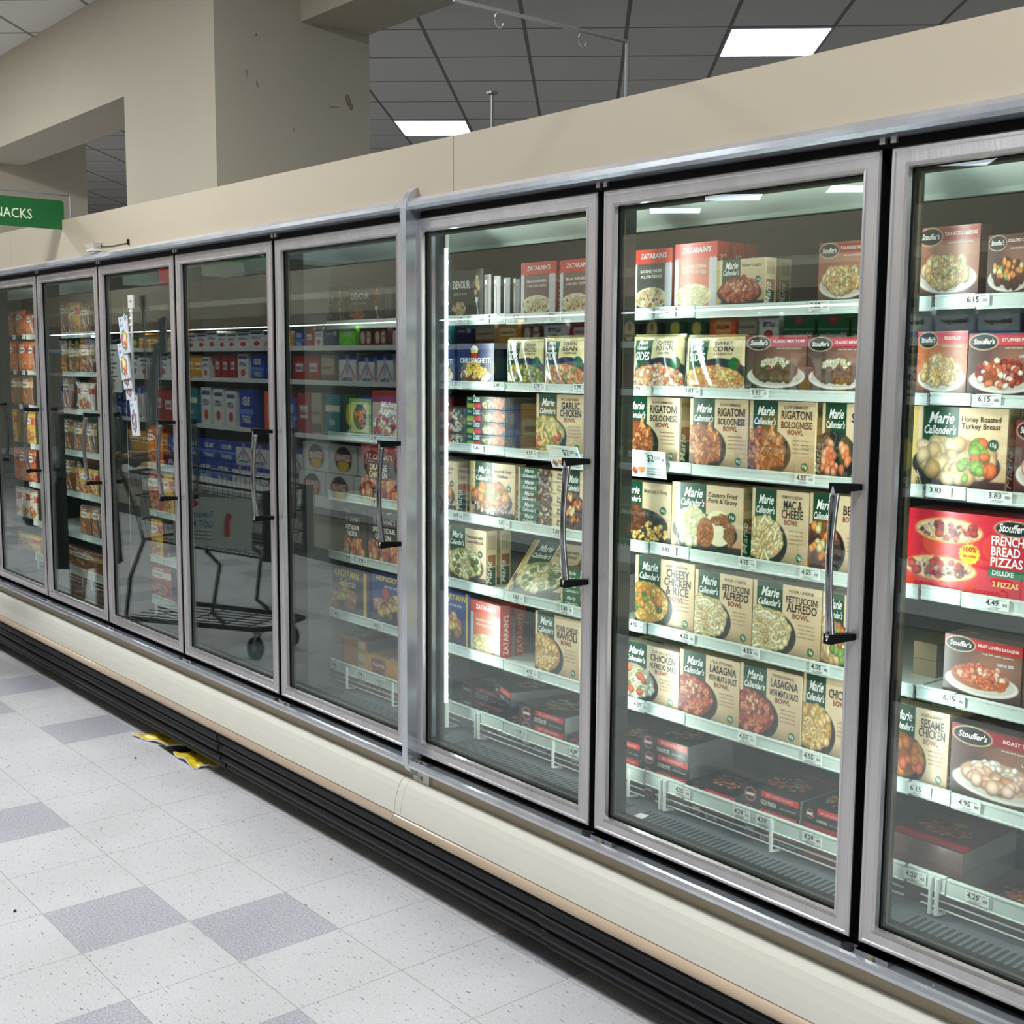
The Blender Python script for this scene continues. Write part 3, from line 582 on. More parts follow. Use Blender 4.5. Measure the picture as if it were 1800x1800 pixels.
GEN=[(1, 1, -4.201, 0.146, 1.706, 0.14),(1, 1, -4.01, 0.159, 1.706, 0.141),(1, 1, -3.85, 0.126, 1.706, 0.115),(1, 2, -4.183, 0.194, 1.512, 0.168),
(1, 2, -3.978, 0.158, 1.512, 0.165),(1, 2, -3.841, 0.099, 1.512, 0.163),(1, 3, -4.158, 0.212, 1.327, 0.164),(1, 3, -3.941, 0.184, 1.327, 0.164),
(1, 4, -4.204, 0.137, 1.119, 0.184),(1, 4, -3.929, 0.184, 1.119, 0.179),(1, 5, -4.206, 0.147, 0.91, 0.182),(1, 5, -4.048, 0.151, 0.91, 0.182),
(1, 5, -3.903, 0.119, 0.91, 0.182),(1, 6, -4.203, 0.166, 0.703, 0.165),(1, 6, -4.044, 0.132, 0.703, 0.17),(1, 6, -3.909, 0.119, 0.703, 0.165),
(1, 7, -4.053, 0.435, 0.519, 0.095),(2, 1, -3.354, 0.136, 1.706, 0.164),(2, 1, -3.206, 0.146, 1.706, 0.154),(2, 1, -3.051, 0.133, 1.706, 0.14),
(2, 2, -3.358, 0.12, 1.512, 0.15),(2, 2, -3.229, 0.124, 1.512, 0.135),(2, 2, -3.059, 0.185, 1.512, 0.145),(2, 3, -3.334, 0.175, 1.327, 0.164),
(2, 3, -3.08, 0.209, 1.327, 0.14),(2, 4, -3.347, 0.16, 1.119, 0.161),(2, 4, -3.186, 0.146, 1.119, 0.153),(2, 4, -3.035, 0.141, 1.119, 0.154),
(2, 5, -3.348, 0.168, 0.91, 0.162),(2, 5, -3.112, 0.287, 0.91, 0.133),(2, 6, -3.145, 0.137, 0.703, 0.153),(2, 6, -2.995, 0.132, 0.703, 0.161),
(2, 7, -3.196, 0.503, 0.519, 0.109),(3, 4, -2.613, 0.225, 1.119, 0.185),(3, 4, -2.349, 0.277, 1.119, 0.171),(3, 5, -2.511, 0.194, 0.91, 0.172),
(3, 5, -2.316, 0.184, 0.91, 0.182),(3, 5, -2.162, 0.1, 0.91, 0.182),(3, 6, -2.551, 0.118, 0.703, 0.18),(3, 6, -2.432, 0.108, 0.703, 0.18),
(3, 6, -2.305, 0.135, 0.703, 0.18),(3, 7, -2.501, 0.22, 0.519, 0.155),(3, 7, -2.269, 0.218, 0.519, 0.155)]
TAGS=[(6, 1, -0.0356, '4.65'),(6, 1, 0.0675, '2/10.00'),(6, 1, 0.2265, '5.36'),(6, 1, 0.3773, '5.36'),(6, 2, -0.0602, '5.35'),
(6, 2, 0.1398, '5.49'),(6, 2, 0.3167, '5.79'),(6, 2, 0.4827, '5.79'),(6, 3, 0.0458, '5.49'),(6, 3, 0.2879, '4.55'),
(6, 4, -0.0535, '3.83'),(6, 4, 0.1669, '3.83'),(6, 4, 0.4035, '3.83'),(6, 5, 0.2334, '3.83'),(6, 5, 0.4399, '3.83'),
(6, 6, 0.2965, '4.55'),(6, 7, 0.2509, '4.29'),(6, 7, 0.4867, '4.29'),(7, 1, 0.7933, '2/10.00'),(7, 1, 1.2389, '3.83'),
(7, 2, 0.7017, '5.79'),(7, 2, 0.8792, '3.83'),(7, 2, 1.0833, '3.83'),(7, 3, 1.2178, '4.55'),(7, 4, 0.813, '3.83'),
(7, 4, 1.0637, '4.55'),(7, 4, 1.2408, '4.55'),(7, 5, 0.7078, '4.55'),(7, 5, 0.8823, '4.55'),(7, 5, 1.0819, '4.55'),
(7, 5, 1.2761, '4.55'),(7, 6, 0.7278, '4.55'),(7, 6, 1.0779, '4.55'),(7, 6, 1.2653, '4.55'),(7, 7, 0.8798, '4.25'),
(7, 7, 1.0695, '4.29'),(7, 7, 1.1395, '4.29'),(7, 7, 1.2736, '4.29'),(8, 1, 1.6079, '6.15'),(8, 2, 1.6424, '6.15'),
(8, 3, 1.548, '3.83'),(8, 3, 1.6754, '3.83'),(8, 4, 1.6818, '4.49'),(8, 5, 1.6011, '6.15'),(8, 6, 1.5361, '6.15'),
(8, 6, 1.6463, '4.95'),(8, 7, 1.5353, '4.29'),(8, 7, 1.6754, '4.29'),(5, 3, -0.5027, '6.15'),(5, 4, -0.5086, '7.79'),
(5, 5, -0.9013, '3.79'),(5, 5, -0.6664, '3.79'),(5, 5, -0.5841, '3.79'),(5, 6, -0.744, '4.35'),(5, 6, -0.4928, '4.35'),
(5, 7, -0.7665, '7.99'),(5, 7, -0.5968, '7.99'),(5, 7, -0.4777, '4.35'),(3, 4, -2.3242, '6.15'),(3, 6, -2.1832, '5.35'),
(3, 5, -2.2292, '5.35'),(2, 1, -3.2184, '7.99'),(2, 1, -3.0295, '7.99'),(2, 3, -3.3113, '5.99'),(2, 3, -3.065, '5.99'),
(2, 4, -3.0846, '5.99'),(2, 6, -3.3428, '7.99'),(1, 1, -4.0758, '8.99'),(1, 1, -3.9172, '8.99'),(1, 2, -4.0812, '8.99'),
(1, 2, -3.9407, '8.99'),(1, 3, -4.0101, '8.99'),(1, 4, -3.9613, '8.99'),(1, 5, -3.8943, '8.99')]
# ---------------------------------------------------------------- floor
TS = .3048; OX, OY = -.5334, -.9228
def floor_mats():
    for nm, c0, fle in (('tile_light', (207, 206, 209), 1), ('tile_grey', (174, 174, 182), 0)):
        m = mat(nm, c0, .3, coat=.0); nt = m.node_tree; b = nt.nodes['Principled BSDF']
        N = nt.nodes.new; lk = nt.links.new
        geo = N('ShaderNodeNewGeometry'); sep = N('ShaderNodeSeparateXYZ'); lk(geo.outputs['Position'], sep.inputs[0])
        # flecks: stretched noise thresholded, direction changes per tile
        mp = N('ShaderNodeMapping'); mp.inputs['Scale'].default_value = (38, 170, 60); mp.inputs['Rotation'].default_value = (0, 0, .3)
        lk(geo.outputs['Position'], mp.inputs[0])
        n1 = N('ShaderNodeTexNoise'); n1.inputs['Scale'].default_value = 1.0; n1.inputs['Detail'].default_value = 2; lk(mp.outputs[0], n1.inputs[0])
        r1 = N('ShaderNodeValToRGB'); r1.color_ramp.elements[0].position = .30; r1.color_ramp.elements[1].position = .355
        r1.color_ramp.elements[0].color = (.30, .30, .30, 1) if fle else (1.25, 1.25, 1.25, 1); r1.color_ramp.elements[1].color = (1, 1, 1, 1)
        lk(n1.outputs[0], r1.inputs[0])
        n4 = N('ShaderNodeTexNoise'); n4.inputs['Scale'].default_value = 160; n4.inputs['Detail'].default_value = 3; lk(geo.outputs['Position'], n4.inputs[0])
        r4 = N('ShaderNodeValToRGB'); r4.color_ramp.elements[0].position = .32; r4.color_ramp.elements[1].position = .68
        r4.color_ramp.elements[0].color = (.90, .90, .90, 1) if fle else (.72, .72, .74, 1); r4.color_ramp.elements[1].color = (1.04, 1.04, 1.03, 1) if fle else (1.3, 1.3, 1.28, 1)
        lk(n4.outputs[0], r4.inputs[0])
        n2 = N('ShaderNodeTexNoise'); n2.inputs['Scale'].default_value = 2.3; n2.inputs['Detail'].default_value = 5; lk(geo.outputs['Position'], n2.inputs[0])
        r2_ = N('ShaderNodeValToRGB'); r2_.color_ramp.elements[0].position = .15; r2_.color_ramp.elements[1].position = .85
        r2_.color_ramp.elements[0].color = (.84, .84, .83, 1); r2_.color_ramp.elements[1].color = (1.04, 1.04, 1.04, 1); lk(n2.outputs[0], r2_.inputs[0])
        # joints
        def joint(axis, off):
            a = N('ShaderNodeMath'); a.operation = 'SUBTRACT'; lk(sep.outputs[axis], a.inputs[0]); a.inputs[1].default_value = off
            d = N('ShaderNodeMath'); d.operation = 'PINGPONG'; lk(a.outputs[0], d.inputs[0]); d.inputs[1].default_value = TS/2
            g = N('ShaderNodeMath'); g.operation = 'LESS_THAN'; lk(d.outputs[0], g.inputs[0]); g.inputs[1].default_value = .0011
            return g
        jx, jy = joint(0, OX), joint(1, OY)
        mxx = N('ShaderNodeMath'); mxx.operation = 'MAXIMUM'; lk(jx.outputs[0], mxx.inputs[0]); lk(jy.outputs[0], mxx.inputs[1])
        base = N('ShaderNodeRGB'); base.outputs[0].default_value = L4(c0)
        def mul(a, b_):
            q = N('ShaderNodeMix'); q.data_type = 'RGBA'; q.blend_type = 'MULTIPLY'; q.inputs[0].default_value = 1; lk(a, q.inputs[6]); lk(b_, q.inputs[7]); return q.outputs[2]
        c = mul(mul(mul(base.outputs[0], r1.outputs[0]), r2_.outputs[0]), r4.outputs[0])
        q = N('ShaderNodeMix'); q.data_type = 'RGBA'; lk(mxx.outputs[0], q.inputs[0]); lk(c, q.inputs[6]); q.inputs[7].default_value = L4((148, 146, 142))
        for l in list(b.inputs['Base Color'].links): nt.links.remove(l)
        lk(q.outputs[2], b.inputs['Base Color'])
        rr = N('ShaderNodeMapRange'); rr.inputs[1].default_value = .3; rr.inputs[2].default_value = .7; rr.inputs[3].default_value = .28; rr.inputs[4].default_value = .42
        lk(n2.outputs[0], rr.inputs[0]); lk(rr.outputs[0], b.inputs['Roughness'])
        MT[nm] = m
floor_mats()
mb = MB(); GREY = {(0, 0), (1, 1), (-6, 2), (-3, 0), (3, 3), (2, -1), (3, 0), (-9, 2), (-6, 0), (-8, 1), (-11, 1), (-12, 3), (-14, 2)}
rg = random.Random(3)
I0, I1, J0, J1 = -62, 16, -12, 34
for i in range(I0, I1):
    for j in range(J0, J1):
        g = (i, j) in GREY
        if j < -1 or i < -14: g = rg.random() < .22
        x, y = OX+i*TS, OY+j*TS
        mb.add([(x, y, 0), (x+TS, y, 0), (x+TS, y+TS, 0), (x, y+TS, 0)], [(0, 1, 2, 3)], 'tile_grey' if g else 'tile_light')
struct(mb.build('floor'))

# ---------------------------------------------------------------- ceiling (grid of square panels turned 43 degrees)
CH = 3.72; GU, GV = .728, .657; GA = math.radians(136.9); GOX, GOY = 4.69, .582
gx, gy = Vector((math.cos(GA), math.sin(GA))), Vector((-math.sin(GA), math.cos(GA)))
def ceilmat():
    m = mat('ceiling_tile', (150, 152, 150), .9); nt = m.node_tree; b = nt.nodes['Principled BSDF']; N = nt.nodes.new; lk = nt.links.new
    geo = N('ShaderNodeNewGeometry'); mp = N('ShaderNodeMapping'); mp.vector_type = 'POINT'
    mp.inputs['Location'].default_value = (0, 0, 0)
    # coordinates along the grid
    def coord(v, o, g):
        d = N('ShaderNodeVectorMath'); d.operation = 'DOT_PRODUCT'; lk(geo.outputs['Position'], d.inputs[0]); d.inputs[1].default_value = (v.x, v.y, 0)
        a = N('ShaderNodeMath'); a.operation = 'SUBTRACT'; lk(d.outputs['Value'], a.inputs[0]); a.inputs[1].default_value = o
        p = N('ShaderNodeMath'); p.operation = 'PINGPONG'; lk(a.outputs[0], p.inputs[0]); p.inputs[1].default_value = g/2
        t = N('ShaderNodeMath'); t.operation = 'LESS_THAN'; lk(p.outputs[0], t.inputs[0]); t.inputs[1].default_value = .013; return t
    a, b_ = coord(gx, GOX, GU), coord(gy, GOY, GV)
    mx = N('ShaderNodeMath'); mx.operation = 'MAXIMUM'; lk(a.outputs[0], mx.inputs[0]); lk(b_.outputs[0], mx.inputs[1])
    q = N('ShaderNodeMix'); q.data_type = 'RGBA'; lk(mx.outputs[0], q.inputs[0]); q.inputs[6].default_value = L4((226, 225, 220)); q.inputs[7].default_value = L4((140, 140, 137))
    for l in list(b.inputs['Base Color'].links): nt.links.remove(l)
    lk(q.outputs[2], b.inputs['Base Color']); MT['ceiling'] = m
ceilmat()
struct(MB().box(-20, 6, -5.2, 9.5, CH, CH+.05, 'ceiling').build('ceiling'))
def ceiling_light(cx, cy, label, power, group='recessed ceiling light panels'):
    o = empty('ceiling_light', (cx, cy, CH), label, 'light', group); o.rotation_euler = (0, 0, GA)
    h, k = GU/2-.014, GV/2-.014
    MB().box(-h, h, -k, k, -.006, -.002, 'panel').build('diffuser', o)
    f = MB(); e = .012
    for (a, b, c, d) in ((-h-e, h+e, -k-e, -k), (-h-e, h+e, k, k+e), (-h-e, -h, -k, k), (h, h+e, -k, k)): f.box(a, b, c, d, -.012, -.001, 'panelframe')
    f.build('light_frame', o)
    if power: area('lamp', (0, 0, -.02), (0, 0, -1), 2*h, 2*k, power, (.97, .99, 1), o)
    return o
def at_grid(x, y):
    p = Vector((x, y)); u = GOX+(math.floor((p.dot(gx)-GOX)/GU)+.5)*GU; v = GOY+(math.floor((p.dot(gy)-GOY)/GV)+.5)*GV
    q = gx*u+gy*v; return q.x, q.y
LIGHTS = [(-2.55, 4.75, BACK_LIGHT, 'bright ceiling panel at upper right above the long beige fascia'), (-6.42, 4.74, BACK_LIGHT, 'smaller ceiling panel right of the column above the fascia'),
          (2.6, -1.6, AISLE_LIGHT, 'ceiling panel over the aisle behind the viewer'), (-1.3, -1.5, AISLE_LIGHT, 'ceiling panel over the middle of the aisle'), (-5.2, -1.5, AISLE_LIGHT, 'ceiling panel over the far aisle'),
          (-9.1, -1.5, AISLE_LIGHT, 'farthest ceiling panel along the aisle'), (-9.1, -10.7, 0, 'ceiling panel beyond the beer cooler, leftmost of that row'), (-8.0, -10.4, 0, 'ceiling panel beyond the beer cooler, second of that row'),
          (-6.3, -10.6, 0, 'ceiling panel beyond the beer cooler, third of that row'), (-4.1, -10.3, 0, 'ceiling panel beyond the beer cooler, last of that row'), (-1.0, -5.6, AISLE_LIGHT*.6, 'ceiling panel above the beer cooler top'), (-7.0, -5.6, AISLE_LIGHT*.6, 'ceiling panel above the far beer cooler top')]
for x, y, p, lab in LIGHTS:
    q = at_grid(x, y); ceiling_light(q[0], q[1], lab, p)

# ---------------------------------------------------------------- column and beams
MT['stain'] = mat('wall_scuff', (150, 141, 120), .8, var=.3, vscale=40)
cm = MB().box(-4.16, -3.01, .9, 1.83, 0, CH, 'wall')             # square column with a few scuffs
for y, z, ry, rz, an in ((1.138, 3.003, .006, .018, .3), (1.69, 3.00, .018, .034, .2), (1.71, 2.965, .012, .02, -.2), (1.60, 2.95, .035, .003, .1), (1.137, 3.25, .008, .01, 0), (1.08, 3.05, .003, .025, .1), (1.35, 2.80, .004, .01, 0)):
    cm.add([(-3.0092, y+ry*math.cos(a)*math.cos(an)-rz*math.sin(a)*math.sin(an), z+ry*math.cos(a)*math.sin(an)+rz*math.sin(a)*math.cos(an)) for a in [k*math.pi/5+.2*math.sin(k*2.3) for k in range(10)]], [tuple(range(10))], 'stain')
struct(cm.build('trim_1'))
struct(MB().box(-8.3, -7.2, .9, 1.83, 0, CH, 'wall').build('trim_2'))               # next column
struct(MB().box(-7.2, -4.16, .92, 1.32, 3.10, CH, 'wall').build('trim_3'))          # beam between the columns
struct(MB().box(-3.01, 6, 1.40, 1.815, 3.36, CH, 'wall').build('trim_4'))           # beam towards the viewer
sc = MB()
for (y, z, r) in ((1.22, 2.92, .012), (1.72, 2.78, .03), (1.74, 2.74, .018), (1.2, 3.18, .008), (1.10, 3.02, .006)):
    pass
struct(MB().box(-20, 6.0, 9.5, 9.6, 0, CH, 'wall').build('wall_back'))
struct(MB().box(-20.1, -20, -14, 9.6, 0, CH, 'wall').build('wall_left'))

# ---------------------------------------------------------------- freezer cases
PITCH, DW, GAP = .7671, .7451, .031
ZB, ZT = .4253, 1.9733
def dx(k): return (k-6)*PITCH-(GAP if k < 6 else 0)
SHF = .2
RT = [1.7142, 1.5198, 1.3349, 1.1270, .9176, .7110, .5275]
RB = [1.6843, 1.4952, 1.3078, 1.0960, .8870, .6780, .4867]
DOORN = {9: 'ninth', 8: 'rightmost', 7: 'second from right'}
def sweep_frame(mb, w, h, prof, m):
    """mitred frame: prof = [(inset, y)], outer size w x h, origin at its lower left"""
    n = len(prof)
    for k in range(4):
        vs = []
        for end in (0, 1):
            for d, y in prof:
                c = [(d, d), (w-d, d), (w-d, h-d), (d, h-d)][(k+end) % 4]
                vs.append((c[0], y, c[1]))
        mb.add(vs, [(i, i+1, n+i+1, n+i) for i in range(n-1)], m)
def make_handle(parent, loc):
    h = MB()
    n = 14; pts = []
    for i in range(n+1):
        t = i/n; pts.append((0, -.052-.012*math.sin(t*math.pi), .01+.30*t))
    rr = [.0105-.0030*math.sin(i/n*math.pi) for i in range(n+1)]
    h.tube(pts, rr, 'chrome', 10)
    o = h.build('handle', parent, smooth=True, loc=loc)
    for z0, z1, s in ((.002, .022, 1), (.298, .318, -1)):
        b = MB()
        a = [(-.009, -.062, z0), (.009, -.062, z0), (.009, -.062, z1), (-.009, -.062, z1)]
        c = [(.006, .0, z0+.004), (.024, .0, z0+.004), (.024, .0, z1-.004), (.006, .0, z1-.004)]
        b.add(a+c, [(0, 1, 2, 3), (7, 6, 5, 4), (0, 4, 5, 1), (1, 5, 6, 2), (2, 6, 7, 3), (3, 7, 4, 0)], 'chrome' if False else 'black')
        me = b.build('hb'); bm = me.data
        # join bracket into the handle mesh
        vs = [tuple(v.co) for v in bm.vertices]; fs = [tuple(p.vertices) for p in bm.polygons]
        bpy.data.objects.remove(me); h.add(vs, fs, 'black')
    bpy.data.objects.remove(o)
    o = h.build('handle', parent, smooth=False, loc=loc)
    for p_ in o.data.polygons: p_.use_smooth = (p_.material_index == 0)
    return o
def make_door(parent, k):
    h = ZT-ZB
    f = MB()
    prof = [(0, .006), (0, .003), (.003, 0), (.008, 0), (.0105, .0022), (.029, .0022), (.0315, 0), (.037, .002), (.039, .012)]
    sweep_frame(f, DW, h, prof, 'steel')
    d = f.build('door', parent, loc=(dx(k), 0, ZB))
    g = MB(); sweep_frame(g, DW, h, [(0, .038), (0, .006)], 'gasket'); sweep_frame(g, DW, h, [(.037, .006), (.0375, .014), (.0445, .018), (.045, .03)], 'gasket'); g.build('gasket', d)
    s = MB(); sweep_frame(s, DW, h, [(.0445, .027), (.0500, .027)], 'spacer'); s.build('glass_spacer', d)
    p = MB(); p.box(.040, DW-.040, .016, .021, .040, h-.040, 'glass'); p.build('glass_pane', d)
    make_handle(d, (DW-.034, 0, .605))
    b = MB(); b.box(.002, .078, -.012, .012, -.028, -.010, 'chrome'); b.tube([(.040, -.017, -.018), (.040, -.012, -.018)], .006, 'spacer', 10); b.build('hinge_bracket', d)
    b = MB(); b.tube([(-.020, -.004, -.026), (-.020, -.004, -.014)], .013, 'mullion', 14); b.build('hinge_cap', d)
    return d
def price_tag(parent, x, z, text, w=.052, h=.0235):
    t = MB(); y = -.0022
    t.box(-w/2, w/2, y, -.001, -h/2, h/2, 'tag')
    puttext(t, text, -w*.16, -h*.12, h*.62, m='ink', y=y-.0004, bold=.02, width=min(w*.5, w*.125*len(text)))
    for q, (a, b) in enumerate(((-.42, .36), (-.3, .2), (-.36, .1))):
        zz = (h*.36, -h*.30, -h*.42)[q]
        t.add([(a*w, y-.0004, zz-.0006), (b*w, y-.0004, zz-.0006), (b*w, y-.0004, zz+.0006), (a*w, y-.0004, zz+.0006)], [(0, 1, 2, 3)], 'rod')
    for q in range(5):
        a = w*(.24+.04*q); t.add([(a, y-.0004, -.003), (a+.0011, y-.0004, -.003), (a+.0011, y-.0004, .003), (a, y-.0004, .003)], [(0, 1, 2, 3)], 'rod')
    return t.build('price_tag', parent, loc=(x, 0, z))
SHELVES = {3: (4, 5, 6, 7), 5: (1, 3, 4, 5, 6, 7)}
BREAK = {6: .167, 7: .881, 8: 1.605}
def make_shelf(parent, k, s, tags):
    x0, x1 = dx(k)-.018, dx(k)+PITCH-.026
    if k == 6: x0 = -.20
    if k == 5: x1 = -.21
    zt, zb = RT[s-1], RB[s-1]
    o = MB()
    o.box(x0, x1, SHF+.006, .74 if s < 7 else SHF+.012, zt-.016, zt-.008, 'shelfwhite')
    sh = o.build('shelf', parent)
    segs = [(x0, x1)]
    if k in BREAK: segs = [(x0, BREAK[k]-.0018), (BREAK[k]+.0018, x1)]
    for a, b in segs:
        r = MB(); dz = .003 if a > x0 else 0
        prof = [(.004, zt), (.010, zt-.001), (.008, zb+.001), (.002, zb), (-.001, zb+.004), (.0008, zb+.006), (.0012, zt-.006), (-.001, zt-.004), (-.001, zt-.001)]
        r.prism([(y+SHF, z-dz*.6) for y, z in prof], a, b, 'rail'); r.build('price_rail', sh)
    for (dk, ds, x, t) in tags:
        if dk == k and ds == s:
            q = price_tag(sh, x, (zt+zb)/2, t); q.location.y = SHF
    return sh
def make_case(x0, x1, doors, label, seams):
    c = empty('freezer_case', (0, 0, 0), label, 'freezer')
    P = lambda nm, mb, **k: mb.build(nm, c, **k)
    # outer shell
    P('case_back', MB().box(x0, x1, .78, .86, .10, 2.12, 'inner'))
    P('case_floor', MB().box(x0, x1, .045, .78, .36, .432, 'deck'))
    P('case_top', MB().box(x0, x1, .034, .86, 1.995, 2.06, 'inner'))
    if x0 < -2: P('case_end', MB().box(x0-.03, x0, .03, .86, .10, 2.06, 'inner'))
    else: P('case_end', MB().box(x1, x1+.03, .03, .86, .10, 2.06, 'inner'))
    f = MB()   # black face frame: header, sill, and the stiles between the doors
    f.box(x0, x1, .040, .060, 1.945, 2.03, 'black'); f.box(x0, x1, .012, .045, 1.976, 2.005, 'black')
    f.box(x0, x1, .040, .060, .395, .468, 'black'); f.box(x0, x1, -.012, .045, .392, .398, 'black')
    P('face_frame', f)
    for k in list(doors)+[doors[-1]+1]:
        xm = dx(k)-.011 if k != 6 else (-.012 if x0 > -1 else -.05)
        if k == 6 and x0 < -1: xm = -.056
        m = MB(); w = .020
        m.box(xm-w, xm+w, .040, .052, .43, 1.985, 'black')
        m.box(xm-w+.002, xm+w-.002, .052, .105, .43, 1.985, 'mullion')
        mu = P('mullion', m)
        if k == 6 and x0 > -1: pass
        for e in (-1, 1): MB().box(xm+e*.012-.006, xm+e*.012+.006, .004, .012, 1.983, 1.995, 'steel').build('latch_block', mu)
    # steel and painted trims along the whole case
    P('top_trim', MB().prism([(.03, 2.034), (.005, 2.032), (-.022, 2.026), (-.036, 2.014), (-.038, 2.002), (-.028, 1.995), (-.010, 1.992), (.03, 1.994)], x0, x1, 'steel_h'))
    P('sill_trim', MB().prism([(.03, .400), (-.012, .403), (-.028, .412), (-.036, .410), (-.040, .402), (-.036, .392), (-.024, .384), (-.006, .380), (.03, .380)], x0, x1, 'steel_h'))
    P('base_rail', MB().box(x0, x1, -.002, .03, .325, .381, 'rail_beige'))
    bx_ = [x0]+[s for s in seams if x0 < s < x1]+[x1]
    prof = [(.02, .347), (-.010, .345), (-.022, .340), (-.030, .330), (-.038, .312), (-.046, .285), (-.050, .262), (-.052, .243), (-.046, .240), (.02, .240)]
    for a, b in zip(bx_, bx_[1:]): P('bumper_panel', MB().prism(prof, a+.0008, b-.0008, 'cream'), smooth=False)
    P('tube_rail', MB().tube([(x0, -.042, .2235), (x1, -.042, .2235)], .0185, 'tan', 20), smooth=True)
    rb = [(.05, .206), (-.040, .206), (-.048, .196), (-.049, .182), (-.040, .168), (-.034, .164), (-.042, .158), (-.046, .146), (-.042, .134), (-.032, .126), (-.026, .122), (-.034, .116), (-.037, .104), (-.031, .092), (-.020, .084), (-.014, .080), (-.016, .070), (-.008, .058), (.01, .054), (.05, .054)]
    bx2 = [x0, .62, x1] if x0 > -1 else [x0, -3.35, -1.2, x1]
    for i, (a, b) in enumerate(zip(bx2, bx2[1:])): P('rubber_bumper', MB().prism([(y-(.004 if i % 2 else 0), z) for y, z in rb], a, b, 'rubber'))
    P('kick_plate', MB().box(x0, x1, .085, .11, .0, .2, 'kick'))
    # interior: baffle under the top, deck grille, lamps
    P('air_plenum', MB().prism([(.16, 1.992), (.30, 1.926), (.30, 1.915), (.315, 1.915), (.315, 1.93), (.17, 1.998)], x0, x1, 'plenum'))
    return c
def interior(c, k, tags):
    x0, x1 = dx(k)-.011, dx(k)+PITCH-.011
    for s in SHELVES.get(k, range(1, 8)): make_shelf(c, k, s, tags)
    g = MB(); n = 44
    for i in range(n):
        a = x0+.03+(x1-x0-.05)*i/n
        p = [(a, .108), (a+.006, .105), (a+.0085, .110), (a+.0085, .182), (a+.006, .187), (a+.001, .185), (a, .180)]
        g.add([(x, y, .4326) for x, y in p], [tuple(range(len(p)))], 'slot')
    g.build('vent_grille', c)
    if k >= 5 or True:
        w = MB()
        for z in (.492, .476, .459): w.tube([(x0+.02, SHF+.012, z-.008), (x1-.02, SHF+.012, z-.008)], .0022, 'wire', 6)
        for xx in ((x0+.05, x0+.064) if k != 5 else (x0+.12,))+((x0+x1)/2+.02, x1-.065):
            w.tube([(xx, SHF-.002, .52), (xx, SHF-.002, .442), (xx, SHF+.03, .436)], .0048, 'wire', 8)
        w.build('basket_front', c)
    p = LED.get(k, 0)
    if p > 0:
        col = (.93, 1.0, .945) if k >= 5 else (1.0, .93, .80)
        xm = dx(k)-.011+(.002 if k == 6 else 0)
        l = MB()
        if k == 6:
            x_ = dx(k)+.007
            l.box(x_-.004, x_+.004, .106, .114, .56, 1.90, 'led')
            for q in range(23): l.box(x_-.0045, x_+.0045, .105, .115, .58+q*.058, .587+q*.058, 'panel')
            l.box(x_-.006, x_+.006, .103, .116, .485, .56, 'plenum'); l.box(x_-.006, x_+.006, .103, .116, 1.90, 1.94, 'plenum')
        else: l.box(xm-.018, xm-.008, .106, .112, .66, 1.88, 'led')
        l.build('led_strip', c)
        sp = math.radians(140)
        if k >= 5: area('lamp', (xm-.010, .122, 1.23), (.985, .16, 0), .03, 1.42, 3.0*p, col, c, sp)
        else: area('lamp', (xm+.004, .122, 1.26), (.22, .95, 0), .03, 1.25, 1.0*p, col, c)
        if k >= 5 or k == 2: area('lamp', (xm+PITCH-.004, .122, 1.23), (-.985, .16, 0), .03, 1.42, 3.9*p, col, c, sp)
X9 = 3.16
caseR = make_case(-.033, dx(10)-.011, [6, 7, 8, 9], 'glass-door freezer case with brightly lit doors, filling the right half', [-.001])
caseL = make_case(dx(0)-.05, -.0345, [0, 1, 2, 3, 4, 5], 'glass-door freezer case with dim reflecting doors, running off to the left', [])
for k in (6, 7, 8, 9): make_door(caseR, k)
for k in (0, 1, 2, 3, 4, 5): make_door(caseL, k)
for k in (6, 7, 8): interior(caseR, k, TAGS)
for k in (1, 2, 3, 5): interior(caseL, k, TAGS)
for k in (3, 4, 5): MB().box(dx(k)-.016, dx(k)-.006, .112, .775, .434, 1.90, 'inner').build('light_block_panel', caseL)  # added dark panels, block light spilling between neighbouring bays so the unlit one stays dark
# joint trim between the two cases
j = MB()
pr = [(-.004, 2.058), (-.022, 2.045), (-.036, 2.025), (-.042, 2.0), (-.042, .425), (-.040, .40), (-.030, .380), (-.014, .364), (-.004, .358)]
for (a, b) in ((-.004, .022), ):
    n = len(pr)
    vs = [(a, y, z) for y, z in pr]+[(b, y, z) for y, z in pr]+[(a, .06, z) for y, z in pr]+[(b, .06, z) for y, z in pr]
    fs = [(i, i+1, n+i+1, n+i) for i in range(n-1)]+[(i, 2*n+i, 2*n+i+1, i+1) for i in range(n-1)]+[(n+i, n+i+1, 3*n+i+1, 3*n+i) for i in range(n-1)]
    j.add(vs, fs, 'steel_h')
j.build('joint_trim', caseR)
pl = MB(); pl.box(.0, .085, -.007, -.002, .337, .3775, 'cream')
for a, b, c_, d in ((0, .085, .336, .3378), (0, .085, .3762, .378), (0, .002, .336, .378), (.083, .085, .336, .378)): pl.box(a, b, -.0078, -.0058, c_, d, 'seam')
puttext(pl, 'H8', .040, .352, .020, m='seam', y=-.0078, bold=0)
pl.build('number_plate', caseR)

